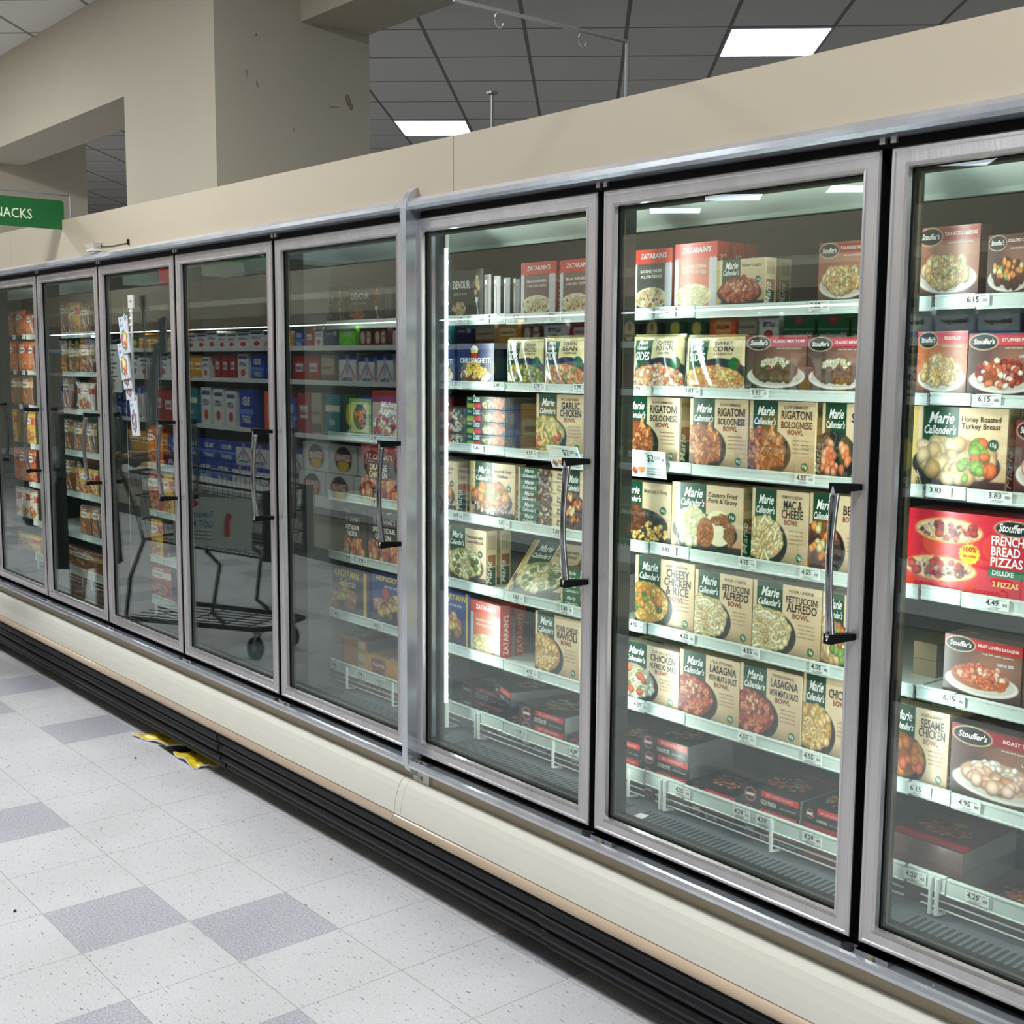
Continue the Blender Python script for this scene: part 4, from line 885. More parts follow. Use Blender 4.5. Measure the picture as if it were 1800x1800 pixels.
# fascia boards above the cases
def fascia(xa, xb, za, zb_, lab):
    v = []
    for y in (.0, .018):
        v += [(xa, y, 2.026), (xb, y, 2.026), (xb, y, zb_), (xa, y, za)]
    o = MB().add(v, [(0, 1, 2, 3), (7, 6, 5, 4), (0, 4, 5, 1), (1, 5, 6, 2), (2, 6, 7, 3), (3, 7, 4, 0)], 'fascia').build('fascia_panel')
    tag(o, lab, 'panel', 'beige fascia panels above the freezers')
fascia(.1885, 3.9, 2.176, 2.172, 'long beige fascia panel right of the thin seam, over the lit doors')
fascia(-3.449, .1855, 2.206, 2.176, 'beige fascia panel between the two seams, in front of the column')
fascia(-6.6, -3.452, 2.215, 2.206, 'beige fascia panel at the far left, below the green sign')
# ---------------------------------------------------------------- packages on the shelves
SHN = {1: 'top shelf', 2: 'second shelf', 3: 'third shelf', 4: 'fourth shelf', 5: 'fifth shelf', 6: 'sixth shelf', 7: 'wire basket'}
DN = {8: 'rightmost door', 7: 'wide door with $2 sign', 6: 'strip-lit door', 5: 'dim door by the joint', 4: 'dark door fourth from left', 3: 'door with hanging strip', 2: 'second door from left', 1: 'leftmost door'}
DN[7] = 'second door from right'
def nm_cat(dn):
    if dn.startswith('sides') or dn.startswith('pf') or dn.startswith('bag'): return 'frozen_food_bag', 'food bag'
    if dn == 'pizza': return 'frozen_pizza_box', 'food box'
    return 'frozen_meal_box', 'food box'
rr = random.Random(11)
for (dn, k, s, x, z_w, z, h, nb, desc) in PROD:
    w = z_w; y = SHF+.014; n, c = nm_cat(dn)
    dd = {'depth': 1.0}
    place(dn, n, x, y, z, w, h, '%s, %s, %s' % (desc, SHN[s], DN[k]), c, rotz=rr.uniform(-.02, .02) if w < .3 else 0)
    for q in range(nb):
        place(dn, n, x+rr.uniform(-.004, .006), y+.050*(q+1)+.004, z, w*.985, h*.995, '%s behind %s, %s, %s' % (('box', 'third box')[q] if 'bag' not in n else 'bag', desc, SHN[s], DN[k]), c)
# spines of dinner boxes stood sideways, top shelf behind the strip-lit door
for q in range(4):
    xs_ = .068+q*.036
    b = MB().cbox(-.016, .016, 0, .16, 0, .122-.006*q, [(42, 40, 38)]*6, 'print')
    b.add([(-.011, -.0006, .012), (-.003, -.0006, .012), (-.003, -.0006, .085), (-.011, -.0006, .085)], [(0, 1, 2, 3)], 'print', tuple(lin((110, 108, 104))))
    b.add([(-.012, -.0006, .094), (-.002, -.0006, .094), (-.002, -.0006, .106), (-.012, -.0006, .106)], [(0, 1, 2, 3)], 'print', tuple(lin((190, 190, 184))))
    o = b.build('frozen_meal_box', loc=(xs_, SHF+.014+.006*q, 1.7062))
    tag(o, '%s black box spine right of the fork box, top shelf, strip-lit door' % ('first', 'second', 'third', 'fourth')[q], 'food box', 'black boxes stood sideways')
# far doors: frozen bags
GK = {1: ['bag_orange', 'bag_orange', 'bag_white', 'bag_brown', 'bag_orange', 'bag_white', 'bag_amber', 'bag_brown'], 2: ['bag_brown', 'bag_amber', 'bag_brown', 'bag_white'], 3: ['bag_amber', 'bag_orange', 'bag_red'], 4: ['bag_brown', 'bag_red']}
GC = {'bag_orange': 'orange', 'bag_amber': 'yellow', 'bag_white': 'pale', 'bag_brown': 'brown', 'bag_red': 'red'}
cnt = {}
for q, (k, s, x, w, z, h) in enumerate(GEN):
    cnt[(k, s)] = cnt.get((k, s), 0)+1
    kk = GK[k][(s*3+(cnt[(k, s)])*(1 if s % 2 else 2)) % len(GK[k])]
    if k == 1: kk = ['bag_orange', 'bag_orange', 'bag_brown', 'bag_amber', 'bag_orange', 'bag_white', 'bag_amber'][s-1]
    pos = ('left', 'middle', 'right')[min(2, cnt[(k, s)]-1)]
    place(kk, 'frozen_food_bag', x, SHF+.016, z, w*1.03, h*.97, '%s frozen food bag, %s of its row, %s, %s' % (GC[kk], pos, SHN[s], DN[k]), 'food bag', depth=1.2)

# flat boxes seen edge-on -----------------------------------------------------------
def flat_box(x0, x1, z, h, y, dep, edge, top, lab, grp=None, name='frozen_meal_box', rz=0., edge_art=None, top_art=None, cat='food box'):
    w = x1-x0
    b = MB().cbox(-w/2, w/2, 0, dep, 0, h, [edge, (120, 120, 118), edge, edge, top, edge], 'print')
    o = b.build(name, loc=((x0+x1)/2, y, z)); o.rotation_euler = (0, 0, rz); tag(o, lab, cat, grp)
    if edge_art:
        a, texts = edge_art
        l = label_mesh('f', a, w*.995, h/w, texts, False, 0).build('printed_edge', o)
    if top_art:
        n0 = label_mesh('f', top_art, w*.98, dep/w, [], False, 0)
        n0.v = [(x_, z_, h+.0006) for x_, y_, z_ in n0.v]; n0.build('printed_lid', o)
    return o
def duo_edge(c1, c2, f1, f2, asp, seed):
    a = Art(asp, (66, 52, 46), n=90, seed=seed); a.rect(0, .45, .37, 1, (20, 76, 54)); a.rect(.02, .05, .2, .42, c1); a.rect(.2, .05, .37, .42, c2)
    a.lumps(.55, .4, .12, .06, 30, .03, f1); a.lumps(.82, .45, .14, .07, 34, .035, f2); return a
for q in range(4):
    asp = .035/.175
    flat_box(-.030, .153, 1.3269+.0373*q, .036, SHF+.014, .17, (60, 52, 46), (90, 70, 50), 'green edged flat box, %s of the four-high stack, third shelf, strip-lit door' % ('lowest', 'second', 'third', 'top')[q], 'stacked flat meal boxes',
             edge_art=(duo_edge((150, 180, 60), (210, 60, 50), GR+CR, OR, asp, q), [('Duos', .27, .58, .15, (240, 244, 236), dict(bold=.03, width=.16)), ('Marie', .09, .7, .06, (220, 230, 214), dict(shear=.3, width=.12))]))
for q in range(3):
    asp = .035/.17
    flat_box(-.235, -.045, 1.3269+.0373*q, .036, SHF+.014, .17, (60, 52, 46), (90, 70, 50), 'green edged flat box, %s of the left three-high stack, third shelf, strip-lit door' % ('lowest', 'middle', 'top')[q], 'stacked flat meal boxes',
             edge_art=(duo_edge((120, 40, 40), (206, 184, 130), OR+RD, [(226, 222, 206), (196, 190, 170), (60, 60, 50)], asp, q+5), [('Duos', .3, .58, .15, (240, 244, 236), dict(bold=.03, width=.16))]))
def mc_edge(asp, seed):
    a = Art(asp, (206, 184, 140), n=90, seed=seed); a.rect(.04, 0, .4, 1, (18, 84, 52)); a.lumps(.52, .45, .12, .07, 44, .028, [(92, 60, 46), (60, 40, 34), (226, 206, 170), (120, 84, 60)]); a.rect(.68, .15, .97, .9, (226, 210, 170)); return a
for q in range(5):
    h = .0315
    flat_box(.213, .437, 1.119+.0323*q, h, SHF+.014, .2, (206, 184, 140), (90, 70, 50), 'steak dinner box on edge, %s of five stacked, fourth shelf, strip-lit door' % ('lowest', 'second', 'middle', 'fourth', 'top')[q], 'five stacked dinner boxes',
             edge_art=(mc_edge(h/.224, q), [('Marie', .21, .55, .075, (240, 244, 236), dict(shear=.35, bold=.02, width=.18)), ("Callender's", .22, .12, .06, (240, 244, 236), dict(shear=.3, bold=.02, width=.26)), ('Steak &', .83, .58, .05, (70, 50, 40), dict(bold=.02)), ('Roasted', .83, .25, .05, (70, 50, 40), dict(bold=.02))]))
for q in range(3):
    h = .034
    flat_box(.40, .60, .9096+.035*q, h, SHF+.014, .2, (180, 160, 120), (90, 70, 50), 'dinner box on edge, %s of three stacked, fifth shelf, strip-lit door' % ('lowest', 'middle', 'top')[q], 'three stacked dinner boxes',
             edge_art=(mc_edge(h/.2, q+9), [('Marie', .21, .55, .075, (210, 220, 206), dict(shear=.35, bold=.02, width=.18)), ("Callender's", .22, .12, .06, (210, 220, 206), dict(shear=.3, bold=.02, width=.26))]))
# reclined dinner box on the fifth shelf behind the strip-lit door
o = place('mc_fettbroc', 'frozen_meal_box', .25, SHF+.03, .9096, .21, .19, 'chicken pasta dinner box leaning far back, fifth shelf, strip-lit door', 'food box', rotx=-.75, rotz=.10)

# black boxes with round logos in the wire baskets
def bm_edge(asp, seed, title):
    a = Art(asp, (34, 33, 34), n=90, seed=seed)
    a.ell(.17, .5, .095, .095, (206, 120, 116)); a.ell(.17, .5, .08, .08, (60, 30, 30)); a.rect(.1, .42, .24, .58, (222, 214, 206)); a.rect(.36, .56, .97, .92, (200, 52, 54))
    return a, [(title, .48, .16, .09, (210, 208, 200), dict(bold=.03, width=.26)), ('slow cooked', .8, .2, .045, (180, 178, 172), dict(width=.26)), ('BEST LOVED FAVORITE', .66, .68, .055, (236, 190, 180), dict(width=.44))]
def bm_top(seed, dep_asp, fk=0):
    a = Art(dep_asp, (44, 38, 38), n=60, seed=seed); a.ell(.5, .45, .42, .36*dep_asp, (24, 24, 26)); a.lumps(.5, .45, .32, .26*dep_asp, 60, .035, [(196, 160, 100), (176, 120, 70), (222, 196, 150)]+(RD if fk else [])); a.rect(0, .9, 1, 1, (150, 40, 44)); return a
BS = [(.560, .690, .445, 3, .24, 'CHICKEN', 0, 'far left'), (.700, .868, .442, 4, .232, 'CHICKEN POT PIE', 0, 'left'), (.872, 1.030, .442, 2, .228, 'BEEF POT ROAST', 1, 'centre'),
      (1.040, 1.216, .442, 3, .226, 'CHICKEN PARMESAN', 1, 'right'), (1.222, 1.330, .442, 3, .230, 'CHICKEN', 0, 'far right')]
for (x0, x1, z, n, y, ti, fk, pos) in BS:
    hh = .0425
    for q in range(n):
        ea = bm_edge(hh/(x1-x0), q, ti if q else 'BEEF STEAK')
        if pos == 'far right' and q < 2: ea = (Art(hh/(x1-x0), (150, 44, 46), n=60), [('NUTRITION', .5, .3, .1, (226, 190, 180), dict(width=.7))])
        flat_box(x0, x1, z+hh*q*1.01, hh, y+(.0 if q % 2 else .004), .17, (34, 33, 34), (50, 40, 40), 'black logo box, %s of the %s stack, wire basket, second door from right' % (('lowest', 'second', 'third', 'fourth')[q], pos), 'black boxed meals in the wire baskets',
                 edge_art=ea, top_art=bm_top(q+int(x0*50), 1.0, fk) if q == n-1 else None)
BS6 = [(-.255, .0, .445, 2, .36, 'left', 0), (.0, .20, .445, 1, .26, 'front left', 0), (.005, .155, .553, 1, .27, 'small raised', -.35), (.200, .400, .445, 3, .235, 'middle', 0), (.41, .60, .445, 2, .235, 'right', 0)]
for (x0, x1, z, n, y, pos, rz) in BS6:
    hh = .044
    for q in range(n):
        flat_box(x0, x1, z+hh*q*1.01, hh, y, .2, (34, 33, 34), (50, 40, 40), 'black red-labelled box, %s of the %s stack, wire basket, strip-lit door' % (('lowest', 'second', 'top')[q], pos), 'black boxed meals in the wire baskets',
                 edge_art=bm_edge(hh/(x1-x0), q, 'STROGANOFF'), top_art=bm_top(q+int(x0*50+20), .2/(x1-x0), q % 2) if q == n-1 else None, rz=rz)
def st_top(seed):
    a = Art(1.1, (96, 44, 44), n=70, seed=seed); a.rect(0, .06, 1, .2, (168, 34, 44)); a.ell(.45, .45, .4, .22, (46, 44, 40)); a.lumps(.45, .45, .34, .18, 50, .04, OR+RD); a.ell(.5, .66, .1, .05, (200, 190, 60)); a.ell(.3, .84, .18, .06, (30, 30, 30)); return a
for (x0, x1, z, n, y, rz, pos) in ((1.445, 1.620, .442, 3, .235, 0, 'left'), (1.635, 1.83, .442, 1, .24, 0, 'right')):
    for q in range(n):
        flat_box(x0, x1, z+.044*q, .0435, y, .22, (90, 70, 66), (96, 44, 44), 'dark red family meal box, %s of the %s stack, wire basket, rightmost door' % (('lowest', 'middle', 'top')[q], pos), 'dark red boxes in the basket', top_art=st_top(q) if q == n-1 else None)
for q in range(2):
    flat_box(1.445, 1.50, .9096+.037*q, .036, .30, .2, (158, 140, 112), (150, 132, 104), 'plain cardboard carton, %s of two, fifth shelf, rightmost door' % ('lower', 'upper')[q], 'plain cardboard cartons', name='cardboard_carton', cat='carton')
def taq_top(seed):
    a = Art(.7, (190, 140, 60), n=70, seed=seed); a.rect(.3, .5, .7, .8, (110, 40, 50)); a.sticks(.5, .35, .4, .16, 40, .2, .03, [(206, 170, 100), (186, 140, 76)]); return a
def taq_edge(asp):
    a = Art(asp, (196, 138, 50), n=90, seed=4); a.ell(.3, .5, .16, .09, (120, 50, 50)); a.rect(.8, .2, .96, .8, (222, 214, 196)); return a
for (x0, x1, z, n, y, pos) in ((-.930, -.640, .442, 4, .25, 'left'), (-.632, -.345, .442, 3, .235, 'right')):
    for q in range(n):
        flat_box(x0, x1, z+.042*q, .0415, y, .24, (190, 136, 56), (190, 140, 60), 'yellow snack roll box, %s of the %s stack, wire basket, dim door by joint' % (('lowest', 'second', 'third', 'top')[q], pos), 'yellow boxes in the basket', edge_art=(taq_edge(.0415/.29), [('TAQUITOS', .3, .35, .05, (240, 226, 190), dict(bold=.02, width=.26))]), top_art=taq_top(q) if q == n-1 else None)

# shelf coupons
def coupon(x, z, lab, tilt):
    o = MB().box(-.062, .062, -.002, 0, -.034, .034, 'tag').build('shelf_coupon', loc=(x, SHF-.006, z)); o.rotation_euler = (tilt, 0, 0)
    t = MB()
    puttext(t, '$2', .012, .008, .024, m='ink', y=-.0026, bold=.01); puttext(t, 'OFF', .036, .013, .012, m='ink', y=-.0026)
    puttext(t, 'mix and match deal', -.02, .025, .006, m='rod', y=-.0026)
    for q in range(3): puttext(t, 'frozen dinners or bowls', .024, -.012-.007*q, .0055, m='ink', y=-.0026)
    t.box(.050, .058, -.0026, -.002, .010, .017, 'blueink')
    t.build('coupon_print', o)
    a = Art(.6, (222, 226, 220), n=30, seed=4); a.lumps(.3, .4, .2, .15, 12, .07, RD); a.lumps(.75, .5, .18, .15, 12, .07, OR); l = label_mesh('f', a, .05, .6, [], False, 0).build('coupon_photo', o); l.location = (-.034, -.0026, -.030)
    tag(o, lab, 'shelf sign')
coupon(.742, 1.3235, 'white two dollars off coupon card, third shelf, second door from right', .12)
coupon(.432, 1.3210, 'tilted shiny coupon card on third shelf, strip-lit door', .4)
# ---------------------------------------------------------------- sign holders on top of the freezers
MT['screw'] = MT['steel']
def flag_holder(x, z0, zt, y0, y1, lab, hooks=()):
    m = MB(); m.tube([(x, y0, z0), (x, y0, zt), (x, y0-.004, zt+.003), (x, y1, zt+.003)], .0045, 'rod', 8)
    o = m.build('sign_holder_rod'); tag(o, lab, 'sign holder', None)
    for hy in hooks:
        h = MB(); h.tube([(x, hy+.012*math.cos(a), zt-.012+.016*math.sin(a)-.004) for a in [math.pi*.5+k*math.pi*1.4/10 for k in range(11)]], .0018, 'rod', 6); h.build('hook', o)
    return o
flag_holder(.797, 2.168, 2.306, .04, -.46, 'empty grey sign rod with two hooks on the long fascia', (-.10, -.34))
flag_holder(-2.7366, 2.19, 2.309, .04, -.62, 'grey rod carrying the green aisle sign')
pm = MB(); pm.tube([(-.645, .8, 2.06), (-.645, .8, 2.53)], .005, 'rod', 8); pm.box(-.66, -.63, .785, .815, 2.53, 2.538, 'rod')
tag(pm.build('upright_post'), 'short grey capped post behind the fascia near the small ceiling light', 'post')
s = MB(); R_ = .022; xs_ = -2.7366
def rrect(y0, y1, z0, z1, r, n=5):
    P_ = []
    for cy, cz, a0 in ((y1-r, z1-r, 0), (y0+r, z1-r, 90), (y0+r, z0+r, 180), (y1-r, z0+r, 270)):
        for k in range(n+1):
            a = math.radians(a0+90*k/n); P_.append((cy+r*math.cos(a), cz+r*math.sin(a)))
    return P_
s.prism(rrect(-.60, .010, 2.158, 2.286, .014), xs_-.004, xs_+.004, 'sign')
so = s.build('aisle_sign'); t = MB()
puttext(t, 'SNACKS', -.225, 2.196, .060, m='signtext', y=xs_+.0046, bold=0, face='x', width=.185)
t.build('sign_lettering', so)
tag(so, 'green hanging sign with pale SNACKS lettering at the left edge', 'sign')

# little white sensor on the top trim
m = MB(); m.box(-2.36, -2.28, -.035, .0, 2.034, 2.044, 'whiteplastic'); m.box(-2.345, -2.295, -.03, -.005, 2.024, 2.036, 'whiteplastic')
v = [(-2.385, -.04, 2.066), (-2.27, -.04, 2.066), (-2.27, -.002, 2.066), (-2.385, -.002, 2.066), (-2.345, -.03, 2.042), (-2.29, -.03, 2.042), (-2.29, -.004, 2.042), (-2.345, -.004, 2.042)]
m.add(v, [(0, 1, 2, 3), (7, 6, 5, 4), (0, 4, 5, 1), (1, 5, 6, 2), (2, 6, 7, 3), (3, 7, 4, 0)], 'whiteplastic')
o = m.build('wall_sensor'); m = MB(); m.tube([(-2.27, -.004, 2.052), (-2.15, -.003, 2.046), (-2.0, -.003, 2.048)], .0015, 'gasket', 5); m.tube([(-1.99, -.002, 2.040), (-1.992, -.004, 2.062)], .006, 'gasket', 8); m.build('cable', o)
tag(o, 'small white box on the chrome trim with a thin black cable', 'sensor')

# ---------------------------------------------------------------- clip strip with packets on a door
CX = -1.968
m = MB(); m.box(CX-.026, CX+.026, -.012, -.006, 1.785, 1.838, 'whiteplastic'); m.box(CX-.010, CX+.010, -.011, -.008, 1.27, 1.79, 'whiteplastic')
for z in (1.775, 1.745, 1.72): m.box(CX-.016, CX+.012, -.013, -.008, z-.004, z+.004, 'tag')
cs = m.build('clip_strip'); t = MB(); puttext(t, '4.99', CX, 1.808, .012, m='ink', y=-.0125); t.build('strip_print', cs)
tag(cs, 'white hanging clip strip stuck on the third door glass', 'clip strip')
def holo(seed):
    a = Art(1.45, (206, 208, 214), n=50, seed=seed); a.ell(.82, .92, .09, .09, (40, 110, 190)); a.rect(.1, .72, .6, .8, (120, 170, 220))
    cols = [(220, 90, 60), (190, 200, 60), (90, 170, 90), (220, 120, 150), (236, 220, 120)] if seed < 3 else [(150, 130, 140), (96, 110, 120), (170, 120, 130)]
    P_ = [(.5+.30*math.sin(k*math.pi/3), .36+.27*math.cos(k*math.pi/3)) for k in range(6)]
    def inside(P__):
        mk = np.ones_like(a.X)
        for k in range(6):
            x0, v0 = P__[k]; x1, v1 = P__[(k+1) % 6]; n = ((x1-x0)*(a.V-v0)*1.45-(v1-v0)*1.45*(a.X-x0)); mk *= (n < 0)
        return mk
    out = inside([(.5+(x-.5)*1.14, .36+(v-.36)*1.1) for x, v in P_]); a.mix(out, (24, 24, 30)); mk = inside(P_)
    b = Art(1.45, cols[0], n=50, seed=seed)
    for q, cc in enumerate(cols): b.mix(np.clip(np.sin(b.X*9+q*1.7+seed)+np.cos(b.V*13-q*2.1+b.X*4), 0, 1)*.8, cc)
    b.cap(.35, .3, .6, .75, .03, (240, 240, 226)); a.a = np.where(mk[..., None] > .5, b.a, a.a); return a
for q, (x, z0, z1, y, sd, lean, col, w) in enumerate(((-1.905, 1.603, 1.75, -.060, 1, -.12, 'bright rainbow', .084), (-1.94, 1.50, 1.647, -.050, 2, -.16, 'green and red shimmering', .088), (-1.948, 1.46, 1.60, -.040, 3, -.10, 'dark shimmering', .084), (-1.95, 1.415, 1.56, -.030, 4, -.06, 'dim blue-edged', .080), (-1.93, 1.27, 1.435, -.020, 5, -.02, 'pink and grey', .074))):
    h = z1-z0; b = MB().cbox(-w/2, w/2, 0, .004, 0, h, [(200, 202, 208)]*6, 'film')
    o = b.build('hanging_packet', loc=(x, y, z0)); o.rotation_euler = (.05, lean*.8, 0)
    label_mesh('f', holo(sd), w, h/w, [('GEL', .3, .9, .1, (50, 60, 80), dict(bold=.02))], True, .002).build('printed_front', o)
    b = MB(); b.tube([(0, .002, h-.004), (0, .012, h+.012)], .0015, 'whiteplastic', 6); b.build('hook', o)
    tag(o, '%s packet, %s on the hanging clip strip' % (col, ('topmost', 'second down', 'third down', 'fourth down', 'lowest')[q]), 'packet', 'packets on the hanging strip')

# ---------------------------------------------------------------- torn yellow packets on the floor
def crumple(pts, name, lab, seed, fold, dark=None):
    rg_ = random.Random(seed); n = 10
    A, B, C_, D_ = [Vector(p) for p in pts]; vs = []; fs = []
    def hgt(u, v): return .010+fold*math.sin(u*3.1)*.5+.006*math.sin(u*9+seed)*math.cos(v*7)+.004*rg_.random()
    for i in range(n+1):
        for k in range(n+1):
            u, v = i/n, k/n; p = (A*(1-u)+B*u)*(1-v)+(D_*(1-u)+C_*u)*v; vs.append((p.x, p.y, hgt(u, v)))
    N_ = (n+1)**2; vs += [(x, y, max(.0008, z-.007)) for x, y, z in vs]
    fs = [(i*(n+1)+k, (i+1)*(n+1)+k, (i+1)*(n+1)+k+1, i*(n+1)+k+1) for i in range(n) for k in range(n)]
    m = MB(); m.add(vs[:N_], fs, 'paperyellow'); m.add(vs[N_:], [tuple(reversed(f)) for f in fs], 'paperwhite')
    rim = [i*(n+1) for i in range(n+1)]+[n*(n+1)+k for k in range(1, n+1)]+[i*(n+1)+n for i in range(n-1, -1, -1)]+[k for k in range(n-1, 0, -1)]
    rv = [vs[i] for i in rim]+[vs[N_+i] for i in rim]; L_ = len(rim)
    m.add(rv, [(i, (i+1) % L_, L_+(i+1) % L_, L_+i) for i in range(L_)], 'paperwhite')
    o = m.build(name); tag(o, lab, 'wrapper', None)
    d = MB()
    for (u, v, w, h) in ((.35, .45, .05, .16), (.62, .55, .04, .2), (.8, .25, .06, .12)):
        q = [];
        for a, b in ((0, 0), (w, 0), (w, h), (0, h)):
            uu, vv = u+a, v+b; p = (A*(1-uu)+B*uu)*(1-vv)+(D_*(1-uu)+C_*uu)*vv; q.append((p.x, p.y, hgt(uu, vv)+.005))
        d.add(q, [(0, 1, 2, 3)], 'paperdark')
    d.build('printed_marks', o)
    return o
crumple([(-1.985, -.060, 0), (-1.757, .000, 0), (-1.70, .064, 0), (-1.93, .050, 0)], 'torn_packet', 'flat torn yellow packet on the floor, left of two under the bumper', 1, .006)
crumple([(-1.632, -.030, 0), (-1.43, -.043, 0), (-1.395, .055, 0), (-1.609, .080, 0)], 'torn_packet', 'curled torn yellow packet on the floor, right of two under the bumper', 2, .020)
m = MB(); m.add([(-1.80, -.020, .003), (-1.64, -.026, .003), (-1.60, .06, .006), (-1.70, .072, .006), (-1.76, .01, .004), (-1.80, -.020, .001), (-1.64, -.026, .001), (-1.60, .06, .001), (-1.70, .072, .001), (-1.76, .01, .001)], [(0, 1, 2, 3, 4), (9, 8, 7, 6, 5), (0, 5, 6, 1), (1, 6, 7, 2), (2, 7, 8, 3), (3, 8, 9, 4), (4, 9, 5, 0)], 'paperdark')
tag(m.build('packet_liner'), 'black packet liner lying between the two yellow torn packets', 'wrapper')
for q, (x, y, c, lab) in enumerate(((-.35, -.08, 'tan', 'tan crumb on the floor beside the black bumper, middle'), (.80, -.32, 'tan', 'tan crumb on the floor near the grey tile'), (-1.70, -.16, 'paperdark', 'dark crumb on the floor in front of the yellow packets'), (-.60, -.98, 'paperdark', 'dark crumb on the floor near the lower left'))):
    m = MB(); r = .007
    m.add([(r, 0, .002), (0, r, .003), (-r, 0, .001), (0, -r*.7, .002), (0, 0, .007), (0, 0, 0.0005)], [(0, 1, 4), (1, 2, 4), (2, 3, 4), (3, 0, 4), (1, 0, 5), (2, 1, 5), (3, 2, 5), (0, 3, 5)], c)
    tag(m.build('floor_crumb', loc=(x, y, 0)), lab, 'debris')

# ---------------------------------------------------------------- open beer cooler on the other side of the aisle
MT['coolerwhite'] = mat('cooler_white', (196, 198, 194), .4)
MT['coolergrey'] = mat('cooler_dark_base', (70, 72, 70), .6)
MT['coolercream'] = mat('cooler_panel', (172, 168, 152), .5)
MT['coolback'] = mat('cooler_back', (50, 50, 50), .6)
bc = empty('beer_cooler', (-6, -3.4, 0), 'long open beer cooler across the aisle, seen reflected in the doors', 'cooler')
def cp(nm, mb_, **k):
    o = mb_.build(nm, bc, **k); o.location = (6, 3.4, 0); return o
CX0, CX1 = -12.6, 3.6
cp('base_panel', MB().prism([(-2.97, .06), (-2.97, .37), (-2.92, .38), (-2.90, .44), (-2.93, .49), (-3.05, .50), (-3.05, .06)], CX0, CX1, 'coolerwhite'))
cp('base_lower', MB().box(CX0, CX1, -3.05, -2.955, .10, .36, 'coolercream'))
cp('kick_plate', MB().box(CX0, CX1, -3.1, -2.94, 0, .10, 'coolergrey'))
cp('cooler_back', MB().box(CX0, CX1, -3.95, -3.9, .0, 2.3, 'coolback'))
cp('cooler_bed', MB().box(CX0, CX1, -3.9, -3.05, .40, .46, 'coolerwhite'))
cp('canopy', MB().prism([(-3.9, 2.12), (-3.0, 2.12), (-2.97, 2.07), (-2.98, 1.96), (-3.03, 1.886), (-3.1, 1.90), (-3.9, 1.95)], CX0, CX1, 'fascia'))
cp('canopy_fascia', MB().box(CX0, CX1, -3.06, -3.0, 2.07, 2.31, 'fascia'))
cp('canopy_lamp', MB().box(CX0, -.5, -3.16, -3.13, 1.872, 1.882, 'led' if False else 'panelframe'))
LV = {1: (1.70, .17), 2: (1.425, .235), 3: (.99, .36), 4: (.46, .20)}
for s in (1, 2, 3):
    z = LV[s][0]; sh = MB().box(CX0, CX1, -3.85, -3.06, z-.030, z-.012, 'coolerwhite'); so_ = cp('shelf', sh)
    MB().prism([(-3.062, z-.03), (-3.045, z-.03), (-3.045, z+.006), (-3.055, z+.008), (-3.062, z)], CX0, CX1, 'coolerwhite').build('price_rail', so_)
nb_ = MB(); nb_.box(-10.25, -9.55, -3.0, -2.985, 1.25, 1.75, 'tag')
for q in range(9): nb_.box(-10.1, -9.75+.05*(q % 3), -2.9849, -2.983, 1.32+.045*q, 1.335+.045*q, 'rod')
cp('paper_notice', nb_)
area('cooler_lamp', (-6, -3.10, 1.865), (0, -1, -.5), 12, .04, 40, (1, .98, .94))

def beer_art(bg, asp, fn, seed=1):
    a = Art(asp, bg, n=44, seed=seed); fn(a); return a
def star(a, cx, cv, r, c):
    for k in range(5):
        an = math.pi/2+k*2*math.pi/5
        for q in range(6): a.ell(cx+r*q/6*math.cos(an), cv+r*q/6*math.sin(an)/a.asp, r*.32*(1-q/6.2), r*.32*(1-q/6.2), c)
def D(nm, bg, asp, fn, texts): des(nm, (lambda: beer_art(bg, asp, fn)), asp, texts, side=bg, body=bg)
WT = (232, 234, 228)
D('b_heineken', (16, 92, 48), 1.0, lambda a: (a.rect(0, .42, 1, .44, (180, 190, 180)), star(a, .5, .72, .2, (196, 40, 48))), [('Heineken', .5, .16, .22, WT, dict(bold=.03, width=.86))])
D('b_corona', (196, 198, 196), .7, lambda a: (a.rect(0, 0, 1, .16, (30, 44, 90)), a.ell(.8, .5, .12, .12, (222, 180, 40)), a.ell(.3, .8, .18, .06, (40, 44, 60))), [('Corona', .45, .42, .22, (30, 40, 80), dict(bold=.03, width=.6, shear=.2)), ('Extra', .45, .24, .13, (30, 40, 80), dict(bold=.02, width=.3))])
D('b_coronad', (24, 30, 44), .7, lambda a: a.ell(.5, .5, .22, .22, (206, 160, 36)), [('Corona', .5, .1, .14, (210, 190, 120), dict(bold=.02, width=.5))])
D('b_stella', (206, 206, 202), .8, lambda a: (a.ell(.5, .5, .3, .34, (40, 36, 30)), a.ell(.5, .3, .2, .18, (206, 170, 50)), a.rect(.2, .42, .8, .68, (176, 30, 40))), [('STELLA', .5, .56, .13, WT, dict(bold=.03, width=.5)), ('ARTOIS', .5, .44, .13, WT, dict(bold=.03, width=.5))])
D('b_budlight', (30, 60, 150), 1.0, lambda a: a.rect(0, .38, 1, .5, (90, 130, 200)), [('BUD', .5, .6, .3, WT, dict(bold=.03, width=.5)), ('LIGHT', .5, .16, .26, WT, dict(bold=.03, width=.6))])
D('b_ultra', (204, 206, 208), 1.05, lambda a: (a.rect(.0, .78, 1, 1, (36, 50, 140)), a.cap(.1, .2, .45, .7, .03, (186, 40, 50)), a.cap(.9, .2, .55, .7, .03, (186, 40, 50)), a.rect(.42, .3, .58, .95, (150, 160, 180))), [('ULTRA', .5, .08, .18, (40, 50, 120), dict(bold=.03, width=.6))])
